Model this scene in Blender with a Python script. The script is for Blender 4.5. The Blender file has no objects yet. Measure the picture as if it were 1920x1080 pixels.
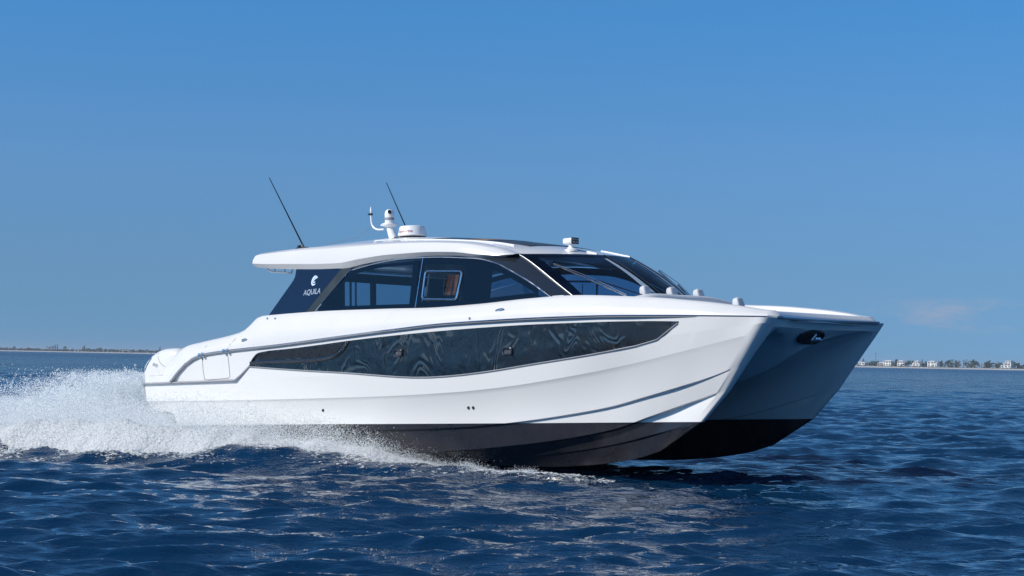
import bpy, bmesh, math, random
import numpy as np
from mathutils import Vector, Matrix
from mathutils.bvhtree import BVHTree
S = bpy.context.scene
C = S.collection
rad = math.radians
random.seed(4); RNG = np.random.default_rng(7)

# ------------------------------------------------------------------ camera, sky, sun, exposure
FPX = 3200.0
cam = bpy.data.cameras.new('camera'); cam.sensor_width = 36; cam.lens = 36 * FPX / 1920
cam.clip_start = .1; cam.clip_end = 30000
co = bpy.data.objects.new('camera', cam); C.objects.link(co); S.camera = co
CAM_H = 1.80
co.matrix_world = Matrix.Translation((0, 0, CAM_H)) @ Matrix.Rotation(rad(90) + math.atan(134 / FPX), 4, 'X') @ Matrix.Rotation(rad(1.05), 4, 'Z')

TH, TRIM = .71, .042
BX, BY, BZ = -5.6, 34.3, CAM_H - 1.383
SUN_EL = rad(35)
st = Vector((-math.sin(TH), -math.cos(TH), 0)); aft = Vector((-math.cos(TH), math.sin(TH), 0))
sd = (st * math.cos(rad(24)) + aft * math.sin(rad(24))).normalized()
sdir = Vector((sd.x * math.cos(SUN_EL), sd.y * math.cos(SUN_EL), math.sin(SUN_EL)))
sun = bpy.data.lights.new('sun', 'SUN'); sun.energy = 4.2; sun.angle = rad(.53); sun.color = (1, .945, .855)
so = bpy.data.objects.new('sun', sun); C.objects.link(so); so.rotation_euler = sdir.to_track_quat('Z', 'Y').to_euler()

W = bpy.data.worlds.new('World'); S.world = W; W.use_nodes = True
nt = W.node_tree; nt.nodes.clear()
def N(t, tree=None, **k):
    n = (tree or nt).nodes.new(t)
    for a, b in k.items():
        if a.startswith('_'): n.inputs[a[1:]].default_value = b
        else: setattr(n, a, b)
    return n
sky = N('ShaderNodeTexSky', sky_type='NISHITA', sun_disc=False, sun_elevation=SUN_EL,
        sun_rotation=math.atan2(sdir.x, sdir.y), air_density=1.0, dust_density=.1, ozone_density=4.0, altitude=0)
bg = N('ShaderNodeBackground', _Strength=.11)
out = N('ShaderNodeOutputWorld')
# thin low clouds on the right, part of the sky itself (noise by direction)
tc = N('ShaderNodeTexCoord'); mp = N('ShaderNodeMapping'); mp.inputs['Scale'].default_value = (1, 1, 3.6)
nz = N('ShaderNodeTexNoise', _Scale=16.0, _Detail=6.0, _Roughness=.62)
rm = N('ShaderNodeMapRange'); rm.inputs[1].default_value = .50; rm.inputs[2].default_value = .72; rm.inputs[4].default_value = .6
sep = N('ShaderNodeSeparateXYZ')
b1 = N('ShaderNodeMapRange', interpolation_type='SMOOTHSTEP'); b1.inputs[1].default_value = .018; b1.inputs[2].default_value = .026
b2 = N('ShaderNodeMapRange', interpolation_type='SMOOTHSTEP'); b2.inputs[1].default_value = .034; b2.inputs[2].default_value = .041; b2.inputs[3].default_value = 1; b2.inputs[4].default_value = 0
b3 = N('ShaderNodeMapRange', interpolation_type='SMOOTHSTEP'); b3.inputs[1].default_value = .17; b3.inputs[2].default_value = .25
m1 = N('ShaderNodeMath', operation='MULTIPLY'); m2 = N('ShaderNodeMath', operation='MULTIPLY'); m3 = N('ShaderNodeMath', operation='MULTIPLY')
mx = N('ShaderNodeMixRGB'); mx.inputs[2].default_value = (4.2, 3.9, 4.6, 1)
L = nt.links.new
L(tc.outputs['Generated'], mp.inputs[0]); L(mp.outputs[0], nz.inputs['Vector']); L(nz.outputs['Fac'], rm.inputs[0])
L(tc.outputs['Generated'], sep.inputs[0]); L(sep.outputs['Z'], b1.inputs[0]); L(sep.outputs['Z'], b2.inputs[0]); L(sep.outputs['X'], b3.inputs[0])
L(b1.outputs[0], m1.inputs[0]); L(b2.outputs[0], m1.inputs[1]); L(m1.outputs[0], m2.inputs[0]); L(b3.outputs[0], m2.inputs[1])
L(m2.outputs[0], m3.inputs[0]); L(rm.outputs[0], m3.inputs[1])
tint = N('ShaderNodeMixRGB', blend_type='MULTIPLY'); tint.inputs[0].default_value = 1; tint.inputs[2].default_value = (.90, .97, 1.0, 1)
vm = N('ShaderNodeVectorMath', operation='ADD'); vm.inputs[1].default_value = (0, 0, .17)   # look a little above the murky horizon band
L(tc.outputs['Generated'], vm.inputs[0]); L(vm.outputs[0], sky.inputs[0])
sr_ = N('ShaderNodeMapRange'); sr_.inputs[2].default_value = .5   # clear winter sky: deeper blue overhead
ramp = N('ShaderNodeValToRGB'); el = ramp.color_ramp.elements
for i, (p_, c_) in enumerate(((.0, (.31, .395, .425)), (.10, (.36, .455, .475)), (.22, (.39, .54, .60)), (.40, (.285, .60, .74)), (1.0, (.42, .56, .62)))):
    e_ = el[i] if i < 2 else el.new(p_); e_.position = p_; e_.color = (*c_, 1)
db = N('ShaderNodeVectorMath', operation='SCALE'); db.inputs['Scale'].default_value = 2.0
L(sep.outputs['Z'], sr_.inputs[0]); L(sr_.outputs[0], ramp.inputs[0]); L(ramp.outputs[0], db.inputs[0]); L(db.outputs[0], tint.inputs[2])
L(sky.outputs[0], tint.inputs[1]); L(tint.outputs[0], mx.inputs[1]); L(m3.outputs[0], mx.inputs[0]); L(mx.outputs[0], bg.inputs[0]); L(bg.outputs[0], out.inputs[0])

S.view_settings.view_transform = 'Standard'; S.view_settings.look = 'None'; S.view_settings.gamma = 1
S.view_settings.exposure = 0.0; S.view_settings.use_curve_mapping = False
S.cycles.use_denoising = True; S.cycles.denoising_prefilter = 'NONE'; S.cycles.use_adaptive_sampling = False; S.cycles.max_bounces = 10; S.cycles.transparent_max_bounces = 24
S.cycles.caustics_reflective = False; S.cycles.caustics_refractive = False; S.cycles.sample_clamp_indirect = 14

# ------------------------------------------------------------------ helpers
def tag(o, label=None, cat=None, group=None, kind=None):
    for k, v in (('label', label), ('category', cat), ('group', group), ('kind', kind)):
        if v: o[k] = v
    return o
def mat(name, col=(.8, .8, .8), rough=.5, metal=0.0, coat=0.0, bump=None, noise=None, ior=1.5):
    """noise=(scale, amount, rough_amount): colour and gloss vary over the surface; bump=(scale, distance)"""
    m = bpy.data.materials.new(name); m.use_nodes = True; t = m.node_tree; p = t.nodes['Principled BSDF']
    p.inputs['Base Color'].default_value = (*col, 1); p.inputs['Roughness'].default_value = rough
    p.inputs['Metallic'].default_value = metal; p.inputs['Coat Weight'].default_value = coat; p.inputs['Coat Roughness'].default_value = .04
    p.inputs['IOR'].default_value = ior
    tcn = t.nodes.new('ShaderNodeTexCoord')
    if noise:
        sc, am, ra = noise
        n = t.nodes.new('ShaderNodeTexNoise'); n.inputs['Scale'].default_value = sc; n.inputs['Detail'].default_value = 5
        t.links.new(tcn.outputs['Object'], n.inputs['Vector'])
        r = t.nodes.new('ShaderNodeMapRange'); r.inputs[3].default_value = 1 - am; r.inputs[4].default_value = 1 + am; r.inputs[1].default_value = .3; r.inputs[2].default_value = .7
        t.links.new(n.outputs['Fac'], r.inputs[0])
        v = t.nodes.new('ShaderNodeVectorMath'); v.operation = 'SCALE'; v.inputs[0].default_value = col
        t.links.new(r.outputs[0], v.inputs['Scale']); t.links.new(v.outputs[0], p.inputs['Base Color'])
        r2 = t.nodes.new('ShaderNodeMapRange'); r2.inputs[3].default_value = max(rough - ra, .01); r2.inputs[4].default_value = rough + ra; r2.inputs[1].default_value = .3; r2.inputs[2].default_value = .7
        t.links.new(n.outputs['Fac'], r2.inputs[0]); t.links.new(r2.outputs[0], p.inputs['Roughness'])
    if bump:
        n = t.nodes.new('ShaderNodeTexNoise'); n.inputs['Scale'].default_value = bump[0]; n.inputs['Detail'].default_value = 2
        t.links.new(tcn.outputs['Object'], n.inputs['Vector'])
        b = t.nodes.new('ShaderNodeBump'); b.inputs['Distance'].default_value = bump[1]; b.inputs['Strength'].default_value = 1
        t.links.new(n.outputs['Fac'], b.inputs['Height']); t.links.new(b.outputs[0], p.inputs['Normal'])
    return m
def mesh(name, V, F, m, parent=None, smooth=True, ang=32, weld=True):
    me = bpy.data.meshes.new(name); me.from_pydata([tuple(map(float, v)) for v in V], [], F)
    bm = bmesh.new(); bm.from_mesh(me)
    if weld: bmesh.ops.remove_doubles(bm, verts=bm.verts, dist=.0004)
    bmesh.ops.recalc_face_normals(bm, faces=bm.faces)
    for f in bm.faces: f.smooth = smooth
    if smooth:
        for e in bm.edges:
            if len(e.link_faces) == 2 and e.calc_face_angle(0) > rad(ang): e.smooth = False
    bm.to_mesh(me); bm.free()
    o = bpy.data.objects.new(name, me); C.objects.link(o); me.materials.append(m)
    if parent: o.parent = parent
    return o
def pchip(xs, ys, x):
    xs = np.asarray(xs, float); ys = np.asarray(ys, float); x = np.clip(np.asarray(x, float), xs[0], xs[-1])
    if len(xs) == 2: return np.interp(x, xs, ys)
    h = np.diff(xs); d = np.diff(ys) / h; m = np.zeros_like(xs)
    for i in range(1, len(xs) - 1):
        if d[i - 1] * d[i] > 0:
            w1 = 2 * h[i] + h[i - 1]; w2 = h[i] + 2 * h[i - 1]; m[i] = (w1 + w2) / (w1 / d[i - 1] + w2 / d[i])
    m[0], m[-1] = d[0], d[-1]
    i = np.clip(np.searchsorted(xs, x) - 1, 0, len(h) - 1); t = (x - xs[i]) / h[i]
    return ((1 + 2 * t) * (1 - t) ** 2 * ys[i] + t * (1 - t) ** 2 * h[i] * m[i] + t * t * (3 - 2 * t) * ys[i + 1] + t * t * (t - 1) * h[i] * m[i + 1])
def catmull(pts, n):
    P = np.asarray(pts, float); Q = np.vstack([2 * P[0] - P[1], P, 2 * P[-1] - P[-2]]); o = []
    for i in range(1, len(Q) - 2):
        for k in range(n):
            t = k / n; a, b, c, d = Q[i - 1:i + 3]
            o.append(.5 * ((2 * b) + (c - a) * t + (2 * a - 5 * b + 4 * c - d) * t * t + (3 * b - a - 3 * c + d) * t ** 3))
    o.append(P[-1]); return np.array(o)
def gridf(nr, nc, off=0, close=False):
    F = []
    for r in range(nr - 1):
        for c in range(nc - (0 if close else 1)):
            a = off + r * nc + c; b = off + r * nc + (c + 1) % nc
            F.append((a, b, b + nc, a + nc))
    return F
class MB:
    def __init__(s): s.V = []; s.F = []
    def add(s, V, F):
        o = len(s.V); s.V += [tuple(map(float, v)) for v in V]; s.F += [tuple(i + o for i in f) for f in F]; return s
    def grid(s, rows, close=False):
        nc = len(rows[0]); V = [p for r in rows for p in r]; return s.add(V, gridf(len(rows), nc, 0, close))
    def tube(s, path, r, n=8, cap=True):
        P = [Vector(p) for p in path]; rows = []; rr = r if hasattr(r, '__len__') else [r] * len(P)
        up = None
        for i, p in enumerate(P):
            t = (P[min(i + 1, len(P) - 1)] - P[max(i - 1, 0)]).normalized()
            if up is None: up = Vector((0, 0, 1)) if abs(t.z) < .9 else Vector((1, 0, 0))
            a = t.cross(up).normalized(); b = a.cross(t); up = b
            rows.append([p + (a * math.cos(2 * math.pi * k / n) + b * math.sin(2 * math.pi * k / n)) * rr[i] for k in range(n)])
        o = len(s.V); s.grid(rows, True)
        if cap: s.F.append(tuple(o + k for k in range(n))); s.F.append(tuple(o + (len(P) - 1) * n + k for k in range(n)))
        return s
    def box(s, c, d, bev=0.0, M=None):
        bm = bmesh.new(); bmesh.ops.create_cube(bm, size=1)
        for v in bm.verts: v.co = Vector((v.co.x * d[0], v.co.y * d[1], v.co.z * d[2]))
        if bev: bmesh.ops.bevel(bm, geom=bm.edges[:], offset=bev, segments=3, profile=.5, affect='EDGES')
        bm.verts.ensure_lookup_table()
        V = [(M @ v.co if M else v.co) + Vector(c) for v in bm.verts]; F = [tuple(v.index for v in f.verts) for f in bm.faces]; bm.free()
        return s.add(V, F)
    def lathe(s, c, prof, n=28, M=None):
        rows = [[(M @ Vector((r * math.cos(2 * math.pi * k / n), r * math.sin(2 * math.pi * k / n), z)) if M else Vector((r * math.cos(2 * math.pi * k / n), r * math.sin(2 * math.pi * k / n), z))) + Vector(c) for k in range(n)] for r, z in prof]
        o = len(s.V); s.grid(rows, True)
        s.F.append(tuple(o + k for k in range(n))); s.F.append(tuple(o + (len(prof) - 1) * n + k for k in range(n)))
        return s
    def build(s, name, m, parent=None, smooth=True, ang=32, weld=False): return mesh(name, s.V, s.F, m, parent, smooth, ang, weld)
def poly_fill(top, bot, n, surf, thick=.012, nr=6):
    """panel between two (X,Z) curves, laid on surf(X,Z)->Y (starboard), with a thickness"""
    tx = [p[0] for p in top]; tz = [p[1] for p in top]; bx = [p[0] for p in bot]; bz = [p[1] for p in bot]
    T = catmull(top, 1) if False else np.array(top); rows = []
    def samp(c, k):
        c = np.array(c); d = np.r_[0, np.cumsum(np.hypot(*np.diff(c, axis=0).T))]; u = k / n * d[-1]
        return np.array([np.interp(u, d, c[:, 0]), np.interp(u, d, c[:, 1])])
    rows = [[samp(top, k) * (1 - r / nr) + samp(bot, k) * r / nr for k in range(n + 1)] for r in range(nr + 1)]
    a = [[(p[0], surf(p[0], p[1]), p[1]) for p in R] for R in rows]
    mb = MB().grid(a)
    b = [[(p[0], p[1] + thick, p[2]) for p in R] for R in a]
    mb.grid(b)
    ring = a[0] + [r[-1] for r in a[1:]] + a[-1][-2::-1] + [r[0] for r in a[-2:0:-1]]
    ring2 = b[0] + [r[-1] for r in b[1:]] + b[-1][-2::-1] + [r[0] for r in b[-2:0:-1]]
    mb.grid([ring, ring2], True)
    return mb
def flat_poly(pts, surf, thick=.01):
    n = len(pts); V = [(x, surf(x, z), z) for x, z in pts] + [(x, surf(x, z) + thick, z) for x, z in pts]
    return MB().add(V, [tuple(range(n)), tuple(range(2 * n - 1, n - 1, -1))] + [(i, (i + 1) % n, n + (i + 1) % n, n + i) for i in range(n)])
def flip(mb):
    m = MB(); m.V = [(v[0], -v[1], v[2]) for v in mb.V]; m.F = [tuple(reversed(f)) for f in mb.F]; return m
def text_mesh(body, size, shear=0.0):
    c = bpy.data.curves.new('t', 'FONT'); c.body = body; c.size = size; c.shear = shear; c.align_x = 'CENTER'; c.extrude = .002; c.resolution_u = 4; c.offset = size * .018
    o = bpy.data.objects.new('t', c); C.objects.link(o); bpy.context.view_layer.update()
    me = bpy.data.meshes.new_from_object(o); V = [tuple(v.co) for v in me.vertices]; F = [tuple(p.vertices) for p in me.polygons]
    bpy.data.objects.remove(o); bpy.data.curves.remove(c); bpy.data.meshes.remove(me)
    return V, F

# ------------------------------------------------------------------ materials
GEL = (.81, .805, .79)
M_gel = mat('white_gelcoat', (.745, .74, .73), .22, coat=.6, noise=(1.3, .012, .05), bump=(1.2, .0025))
M_gel2 = mat('white_moulding', (.735, .73, .72), .3, coat=.3, noise=(2.0, .015, .05))
M_navy = mat('navy_glass_frit', (.006, .014, .040), .04, coat=.0, bump=(1.0, .002))
M_black = mat('black_plastic', (.012, .013, .016), .35, noise=(20, .2, .1))
M_matte = mat('matte_black', (.006, .006, .008), .9, noise=(20, .2, .05)); M_matte.node_tree.nodes['Principled BSDF'].inputs['Specular IOR Level'].default_value = .1
M_dark = mat('dark_trim', (.02, .024, .032), .12, coat=.6, noise=(4, .2, .04))
M_chrome = mat('polished_steel', (.72, .73, .75), .09, metal=1, noise=(9, .04, .05))
M_rail = mat('grey_rub_rail', (.36, .37, .39), .35, metal=.2, noise=(.6, .05, .05))
M_rail2 = mat('brushed_steel', (.6, .61, .63), .30, metal=1, noise=(9, .04, .05))
M_vinyl = mat('grey_vinyl', (.55, .57, .60), .6, noise=(18, .05, .08), bump=(60, .002))
M_wood = mat('brown_joinery', (.045, .014, .010), .4, noise=(6, .3, .1))
M_int = mat('cabin_interior', (.10, .11, .13), .6, noise=(4, .15, .1))
M_intlight = mat('cabin_lining', (.55, .56, .58), .6, noise=(5, .05, .1))
M_white = mat('white_plastic', (.80, .81, .82), .3, noise=(10, .02, .05))
M_ltblue = mat('pale_lettering', (.60, .74, .92), .4, noise=(30, .04, .05))
M_red = mat('red_lettering', (.45, .06, .05), .4, noise=(30, .04, .05))
M_grey = mat('grey_marking', (.28, .29, .31), .4, noise=(30, .1, .05))
M_pane_ = mat('dim_pane', (.10, .095, .11), .12, noise=(30, .4, .05))
M_sun = mat('smoked_sunroof', (.03, .035, .045), .4, noise=(3, .1, .1))
M_refl = mat('painted_reflection_band', (.30, .38, .46), .3, noise=(3, .05, .1))  # pale colour standing in for bright reflections in the windshield
M_strip = mat('dark_grey_strip', (.018, .026, .027), .35, noise=(4, .1, .05))
M_line = mat('panel_gap', (.22, .20, .19), .6, noise=(30, .1, .05))
M_teak = mat('brown_decking', (.22, .15, .11), .6, noise=(14, .15, .05))

def hull_mat():
    m = mat('hull_paint', GEL, .2, coat=.7, bump=(.9, .004)); t = m.node_tree; p = t.nodes['Principled BSDF']
    tcn = t.nodes.new('ShaderNodeTexCoord'); se = t.nodes.new('ShaderNodeSeparateXYZ'); t.links.new(tcn.outputs['Object'], se.inputs[0])
    lt = t.nodes.new('ShaderNodeMath'); lt.operation = 'LESS_THAN'; lt.inputs[1].default_value = 0.0; t.links.new(se.outputs['Z'], lt.inputs[0])
    n = t.nodes.new('ShaderNodeTexNoise'); n.inputs['Scale'].default_value = 2.2; n.inputs['Detail'].default_value = 8; n.inputs['Roughness'].default_value = .7
    t.links.new(tcn.outputs['Object'], n.inputs['Vector'])
    cr = t.nodes.new('ShaderNodeValToRGB'); cr.color_ramp.elements[0].position = .3; cr.color_ramp.elements[0].color = (.011, .012, .016, 1)
    cr.color_ramp.elements[1].position = .75; cr.color_ramp.elements[1].color = (.030, .027, .032, 1); t.links.new(n.outputs['Fac'], cr.inputs[0])
    a = t.nodes.new('ShaderNodeMixRGB'); a.inputs[1].default_value = (*GEL, 1); t.links.new(lt.outputs[0], a.inputs[0]); t.links.new(cr.outputs[0], a.inputs[2])
    t.links.new(a.outputs[0], p.inputs['Base Color'])
    r = t.nodes.new('ShaderNodeMapRange'); r.inputs[3].default_value = .17; r.inputs[4].default_value = .2; t.links.new(lt.outputs[0], r.inputs[0]); t.links.new(r.outputs[0], p.inputs['Roughness'])
    r = t.nodes.new('ShaderNodeMapRange'); r.inputs[3].default_value = .7; r.inputs[4].default_value = .1; t.links.new(lt.outputs[0], r.inputs[0]); t.links.new(r.outputs[0], p.inputs['Coat Weight'])
    return m
M_hull = hull_mat()
def wavy_glass():
    m = mat('dark_mirror_glass', (.004, .006, .010), .010, coat=0, ior=2.35); t = m.node_tree; p = t.nodes['Principled BSDF']
    tcn = t.nodes.new('ShaderNodeTexCoord'); mp = t.nodes.new('ShaderNodeMapping'); mp.inputs['Scale'].default_value = (1.5, 1, 1.1)
    n = t.nodes.new('ShaderNodeTexNoise'); n.inputs['Scale'].default_value = 1.9; n.inputs['Detail'].default_value = 1.0; n.inputs['Roughness'].default_value = .4; n.inputs['Distortion'].default_value = .8
    t.links.new(tcn.outputs['Object'], mp.inputs[0]); t.links.new(mp.outputs[0], n.inputs['Vector'])
    b = t.nodes.new('ShaderNodeBump'); b.inputs['Distance'].default_value = .02; b.inputs['Strength'].default_value = 1
    t.links.new(n.outputs['Fac'], b.inputs['Height'])
    n2 = t.nodes.new('ShaderNodeTexNoise'); n2.inputs['Scale'].default_value = 1.25; n2.inputs['Detail'].default_value = 2.2; n2.inputs['Distortion'].default_value = .5   # flow lines pressed into the bonded glass
    mp2 = t.nodes.new('ShaderNodeMapping'); mp2.inputs['Scale'].default_value = (1.3, 1, .8); t.links.new(tcn.outputs['Object'], mp2.inputs[0]); t.links.new(mp2.outputs[0], n2.inputs['Vector'])
    mm = t.nodes.new('ShaderNodeMath'); mm.operation = 'MULTIPLY'; mm.inputs[1].default_value = 85; t.links.new(n2.outputs['Fac'], mm.inputs[0])
    sn = t.nodes.new('ShaderNodeMath'); sn.operation = 'SINE'; t.links.new(mm.outputs[0], sn.inputs[0])
    am = t.nodes.new('ShaderNodeTexNoise'); am.inputs['Scale'].default_value = .9; t.links.new(tcn.outputs['Object'], am.inputs['Vector'])
    ar = t.nodes.new('ShaderNodeMapRange'); ar.inputs[1].default_value = .38; ar.inputs[2].default_value = .62; t.links.new(am.outputs['Fac'], ar.inputs[0])
    ml = t.nodes.new('ShaderNodeMath'); ml.operation = 'MULTIPLY'; t.links.new(sn.outputs[0], ml.inputs[0]); t.links.new(ar.outputs[0], ml.inputs[1])
    p.inputs['Specular Tint'].default_value = (1, .86, .74, 1)
    b2_ = t.nodes.new('ShaderNodeBump'); b2_.inputs['Distance'].default_value = .0042; t.links.new(ml.outputs[0], b2_.inputs['Height']); t.links.new(b.outputs[0], b2_.inputs['Normal']); t.links.new(b2_.outputs[0], p.inputs['Normal'])
    return m
M_wglass = wavy_glass()
def tint_glass(name, col, refl=.9):
    m = bpy.data.materials.new(name); m.use_nodes = True; t = m.node_tree; t.nodes.clear()
    o = t.nodes.new('ShaderNodeOutputMaterial'); mixn = t.nodes.new('ShaderNodeMixShader'); tr = t.nodes.new('ShaderNodeBsdfTransparent'); tr.inputs[0].default_value = (*col, 1)
    g = t.nodes.new('ShaderNodeBsdfGlossy'); g.inputs['Roughness'].default_value = .01; g.inputs['Color'].default_value = (refl, refl, refl, 1)
    f = t.nodes.new('ShaderNodeFresnel'); f.inputs[0].default_value = 1.5
    tcn = t.nodes.new('ShaderNodeTexCoord'); n = t.nodes.new('ShaderNodeTexNoise'); n.inputs['Scale'].default_value = .9
    t.links.new(tcn.outputs['Object'], n.inputs['Vector']); b = t.nodes.new('ShaderNodeBump'); b.inputs['Distance'].default_value = .004
    t.links.new(n.outputs['Fac'], b.inputs['Height']); t.links.new(b.outputs[0], g.inputs['Normal'])
    t.links.new(f.outputs[0], mixn.inputs[0]); t.links.new(tr.outputs[0], mixn.inputs[1]); t.links.new(g.outputs[0], mixn.inputs[2]); t.links.new(mixn.outputs[0], o.inputs[0])
    return m
M_glass = tint_glass('tinted_window_glass', (.195, .32, .45))
M_wind = tint_glass('tinted_windshield_glass', (.60, .80, 1.0))

# ------------------------------------------------------------------ water
def fbm2(x, y, seed, oct=4, base=1.0):
    r = np.random.default_rng(seed); o = np.zeros_like(x); a = 1.0; tot = 0
    for k in range(oct):
        for j in range(5):
            th = r.uniform(0, 2 * math.pi); ph = r.uniform(0, 6.28); f = base * 2 ** k * r.uniform(.7, 1.4)
            o += a * np.sin(f * (x * math.cos(th) + y * math.sin(th)) + ph + 1.3 * np.sin(f * .6 * (x * math.sin(th) - y * math.cos(th)) + ph * 2)) / 5
        tot += a; a *= .55
    return o / tot
def boat_xy(x, y):
    dx = x - BX; dy = y - BY; c, s = math.cos(TH), math.sin(TH)
    return dx * c - dy * s, dx * s + dy * c
def world_from_boat(X, Y):
    c, s = math.cos(TH), math.sin(TH)
    return BX + X * c + Y * s, BY - X * s + Y * c
_wr = np.random.default_rng(11); WAVES = []
for lam in np.geomspace(.20, 6.0, 130):
    l = lam * _wr.uniform(.93, 1.07); spread = .42 if l < 2 else .36
    th = rad(-82) + _wr.normal(0, spread); k = 2 * math.pi / l
    sl = (.046 if l < .45 else .058 if l < 1.1 else .024 if l < 3 else .012) * _wr.uniform(.5, 1.3)
    WAVES.append((k * math.cos(th), k * math.sin(th), sl / k, _wr.uniform(0, 6.28), l))
def wave(x, y, sp):
    """height and horizontal drift at x,y; waves finer than the local mesh spacing sp are left to the material"""
    z = np.zeros_like(x); dx = np.zeros_like(x); dy = np.zeros_like(x)
    gust = 1 + .45 * fbm2(x, y, 3, 2, .13)
    for kx, ky, a, ph, l in WAVES:
        w = np.clip((l / sp - 2.0) / 1.6, 0, 1)
        if not w.any(): continue
        p = kx * x + ky * y + ph; k = math.hypot(kx, ky); c = np.cos(p); s = np.sin(p)
        aw = a * w * (gust if l < 3 else 1)
        z += aw * c; dx -= .8 * aw * s * kx / k; dy -= .8 * aw * s * ky / k
    return z, dx, dy
def wake(x, y):
    """swell thrown by the hull: a ridge leaving the near side and trough beside it"""
    X, Y = boat_xy(x, y); d = -Y
    edge = np.interp(X, [-30, -8, 0, 4, 7, 10.5, 12], [14, 7.2, 5.0, 3.6, 2.7, 2.2, 1.8])
    amp = np.interp(X, [-30, -8, 0, 6, 9, 11.5, 12], [.10, .22, .26, .20, .15, .04, 0])
    r = amp * np.exp(-((d - edge) / .55) ** 2) - .5 * amp * np.exp(-((d - edge - 1.3) / .8) ** 2)
    return r
def build_water():
    ang = np.concatenate([np.linspace(-rad(95), -rad(21), 520)[:-1], np.linspace(-rad(21), rad(21), 950), np.linspace(rad(21), rad(265), 260)[1:-1]])
    dth = np.gradient(np.append(ang, ang[0] + 2 * math.pi))[:-1]
    ds = [.6]
    while ds[-1] < 260: ds.append(ds[-1] * (1.0040 if ds[-1] > 10 and ds[-1] < 130 else 1.008 if ds[-1] > 6 else 1.03))
    while ds[-1] < 14000: ds.append(ds[-1] * 1.05)
    ds = np.array(ds); D, A = np.meshgrid(ds, ang, indexing='ij'); sp = np.maximum(D * dth[None, :], np.gradient(ds)[:, None] * .8)
    x = D * np.sin(A); y = D * np.cos(A); xf = x.ravel(); yf = y.ravel(); z = np.zeros_like(xf); dx = z.copy(); dy = z.copy()
    spf = sp.ravel()
    for i in range(0, len(xf), 200000):
        sl = slice(i, i + 200000); z[sl], dx[sl], dy[sl] = wave(xf[sl], yf[sl], spf[sl])
    z += wake(xf, yf)
    nr, nc = D.shape; V = np.column_stack([xf + dx, yf + dy, z]).astype(np.float32)
    idx = np.arange(nr * nc).reshape(nr, nc); nx = np.roll(idx, -1, axis=1)
    F = np.stack([idx[:-1], idx[1:], nx[1:], nx[:-1]], -1).reshape(-1, 4)
    me = bpy.data.meshes.new('water'); me.vertices.add(len(V)); me.vertices.foreach_set('co', V.ravel())
    me.loops.add(F.size); me.loops.foreach_set('vertex_index', F.ravel().astype(np.int32)); me.polygons.add(len(F))
    me.polygons.foreach_set('loop_start', np.arange(0, F.size, 4, dtype=np.int32)); me.polygons.foreach_set('use_smooth', np.ones(len(F), bool))
    me.update(); me.validate()
    o = bpy.data.objects.new('water', me); C.objects.link(o); tag(o, kind='structure')
    m = bpy.data.materials.new('sea_water'); m.use_nodes = True; t = m.node_tree; p = t.nodes['Principled BSDF']
    p.inputs['Base Color'].default_value = (.001, .024, .068, 1); p.inputs['Roughness'].default_value = .05; p.inputs['IOR'].default_value = 1.48
    tcn = t.nodes.new('ShaderNodeTexCoord'); prev = None
    for sc, dist, det in ((11.0, .008, 3), (3.0, .06, 4), (.55, 1.1, 6)):
        mpn = t.nodes.new('ShaderNodeMapping'); mpn.inputs['Scale'].default_value = (.55, 1.25, 1); mpn.inputs['Rotation'].default_value = (0, 0, rad(12))
        n = t.nodes.new('ShaderNodeTexNoise'); n.inputs['Scale'].default_value = sc; n.inputs['Detail'].default_value = det; n.inputs['Roughness'].default_value = .6
        t.links.new(tcn.outputs['Object'], mpn.inputs[0]); t.links.new(mpn.outputs[0], n.inputs['Vector'])
        b = t.nodes.new('ShaderNodeBump'); b.inputs['Distance'].default_value = dist; b.inputs['Strength'].default_value = 1.0
        if sc < 1:   # long-wave bump only where the mesh is too coarse for it
            gm = t.nodes.new('ShaderNodeNewGeometry'); ln = t.nodes.new('ShaderNodeVectorMath'); ln.operation = 'LENGTH'; t.links.new(gm.outputs['Position'], ln.inputs[0])
            mr = t.nodes.new('ShaderNodeMapRange'); mr.inputs[1].default_value = 40; mr.inputs[2].default_value = 150; t.links.new(ln.outputs['Value'], mr.inputs[0]); t.links.new(mr.outputs[0], b.inputs['Strength'])
        t.links.new(n.outputs['Fac'], b.inputs['Height'])
        if prev: t.links.new(prev.outputs[0], b.inputs['Normal'])
        prev = b
    mr = t.nodes.new('ShaderNodeMapRange'); mr.inputs[1].default_value = 100; mr.inputs[2].default_value = 800; mr.inputs[3].default_value = .045; mr.inputs[4].default_value = .22   # unresolved ripples far off blur the mirror
    t.links.new(ln.outputs['Value'], mr.inputs[0]); t.links.new(mr.outputs[0], p.inputs['Roughness'])
    t.links.new(prev.outputs[0], p.inputs['Normal']); me.materials.append(m)
build_water()

# ------------------------------------------------------------------ the catamaran
boat = bpy.data.objects.new('motor_catamaran', None); C.objects.link(boat)
boat.location = (BX, BY, BZ); boat.rotation_euler = (0, -TRIM, -TH)
tag(boat, 'white power catamaran with dark windows and black bottom, speeding through spray', 'motor yacht')

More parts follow.
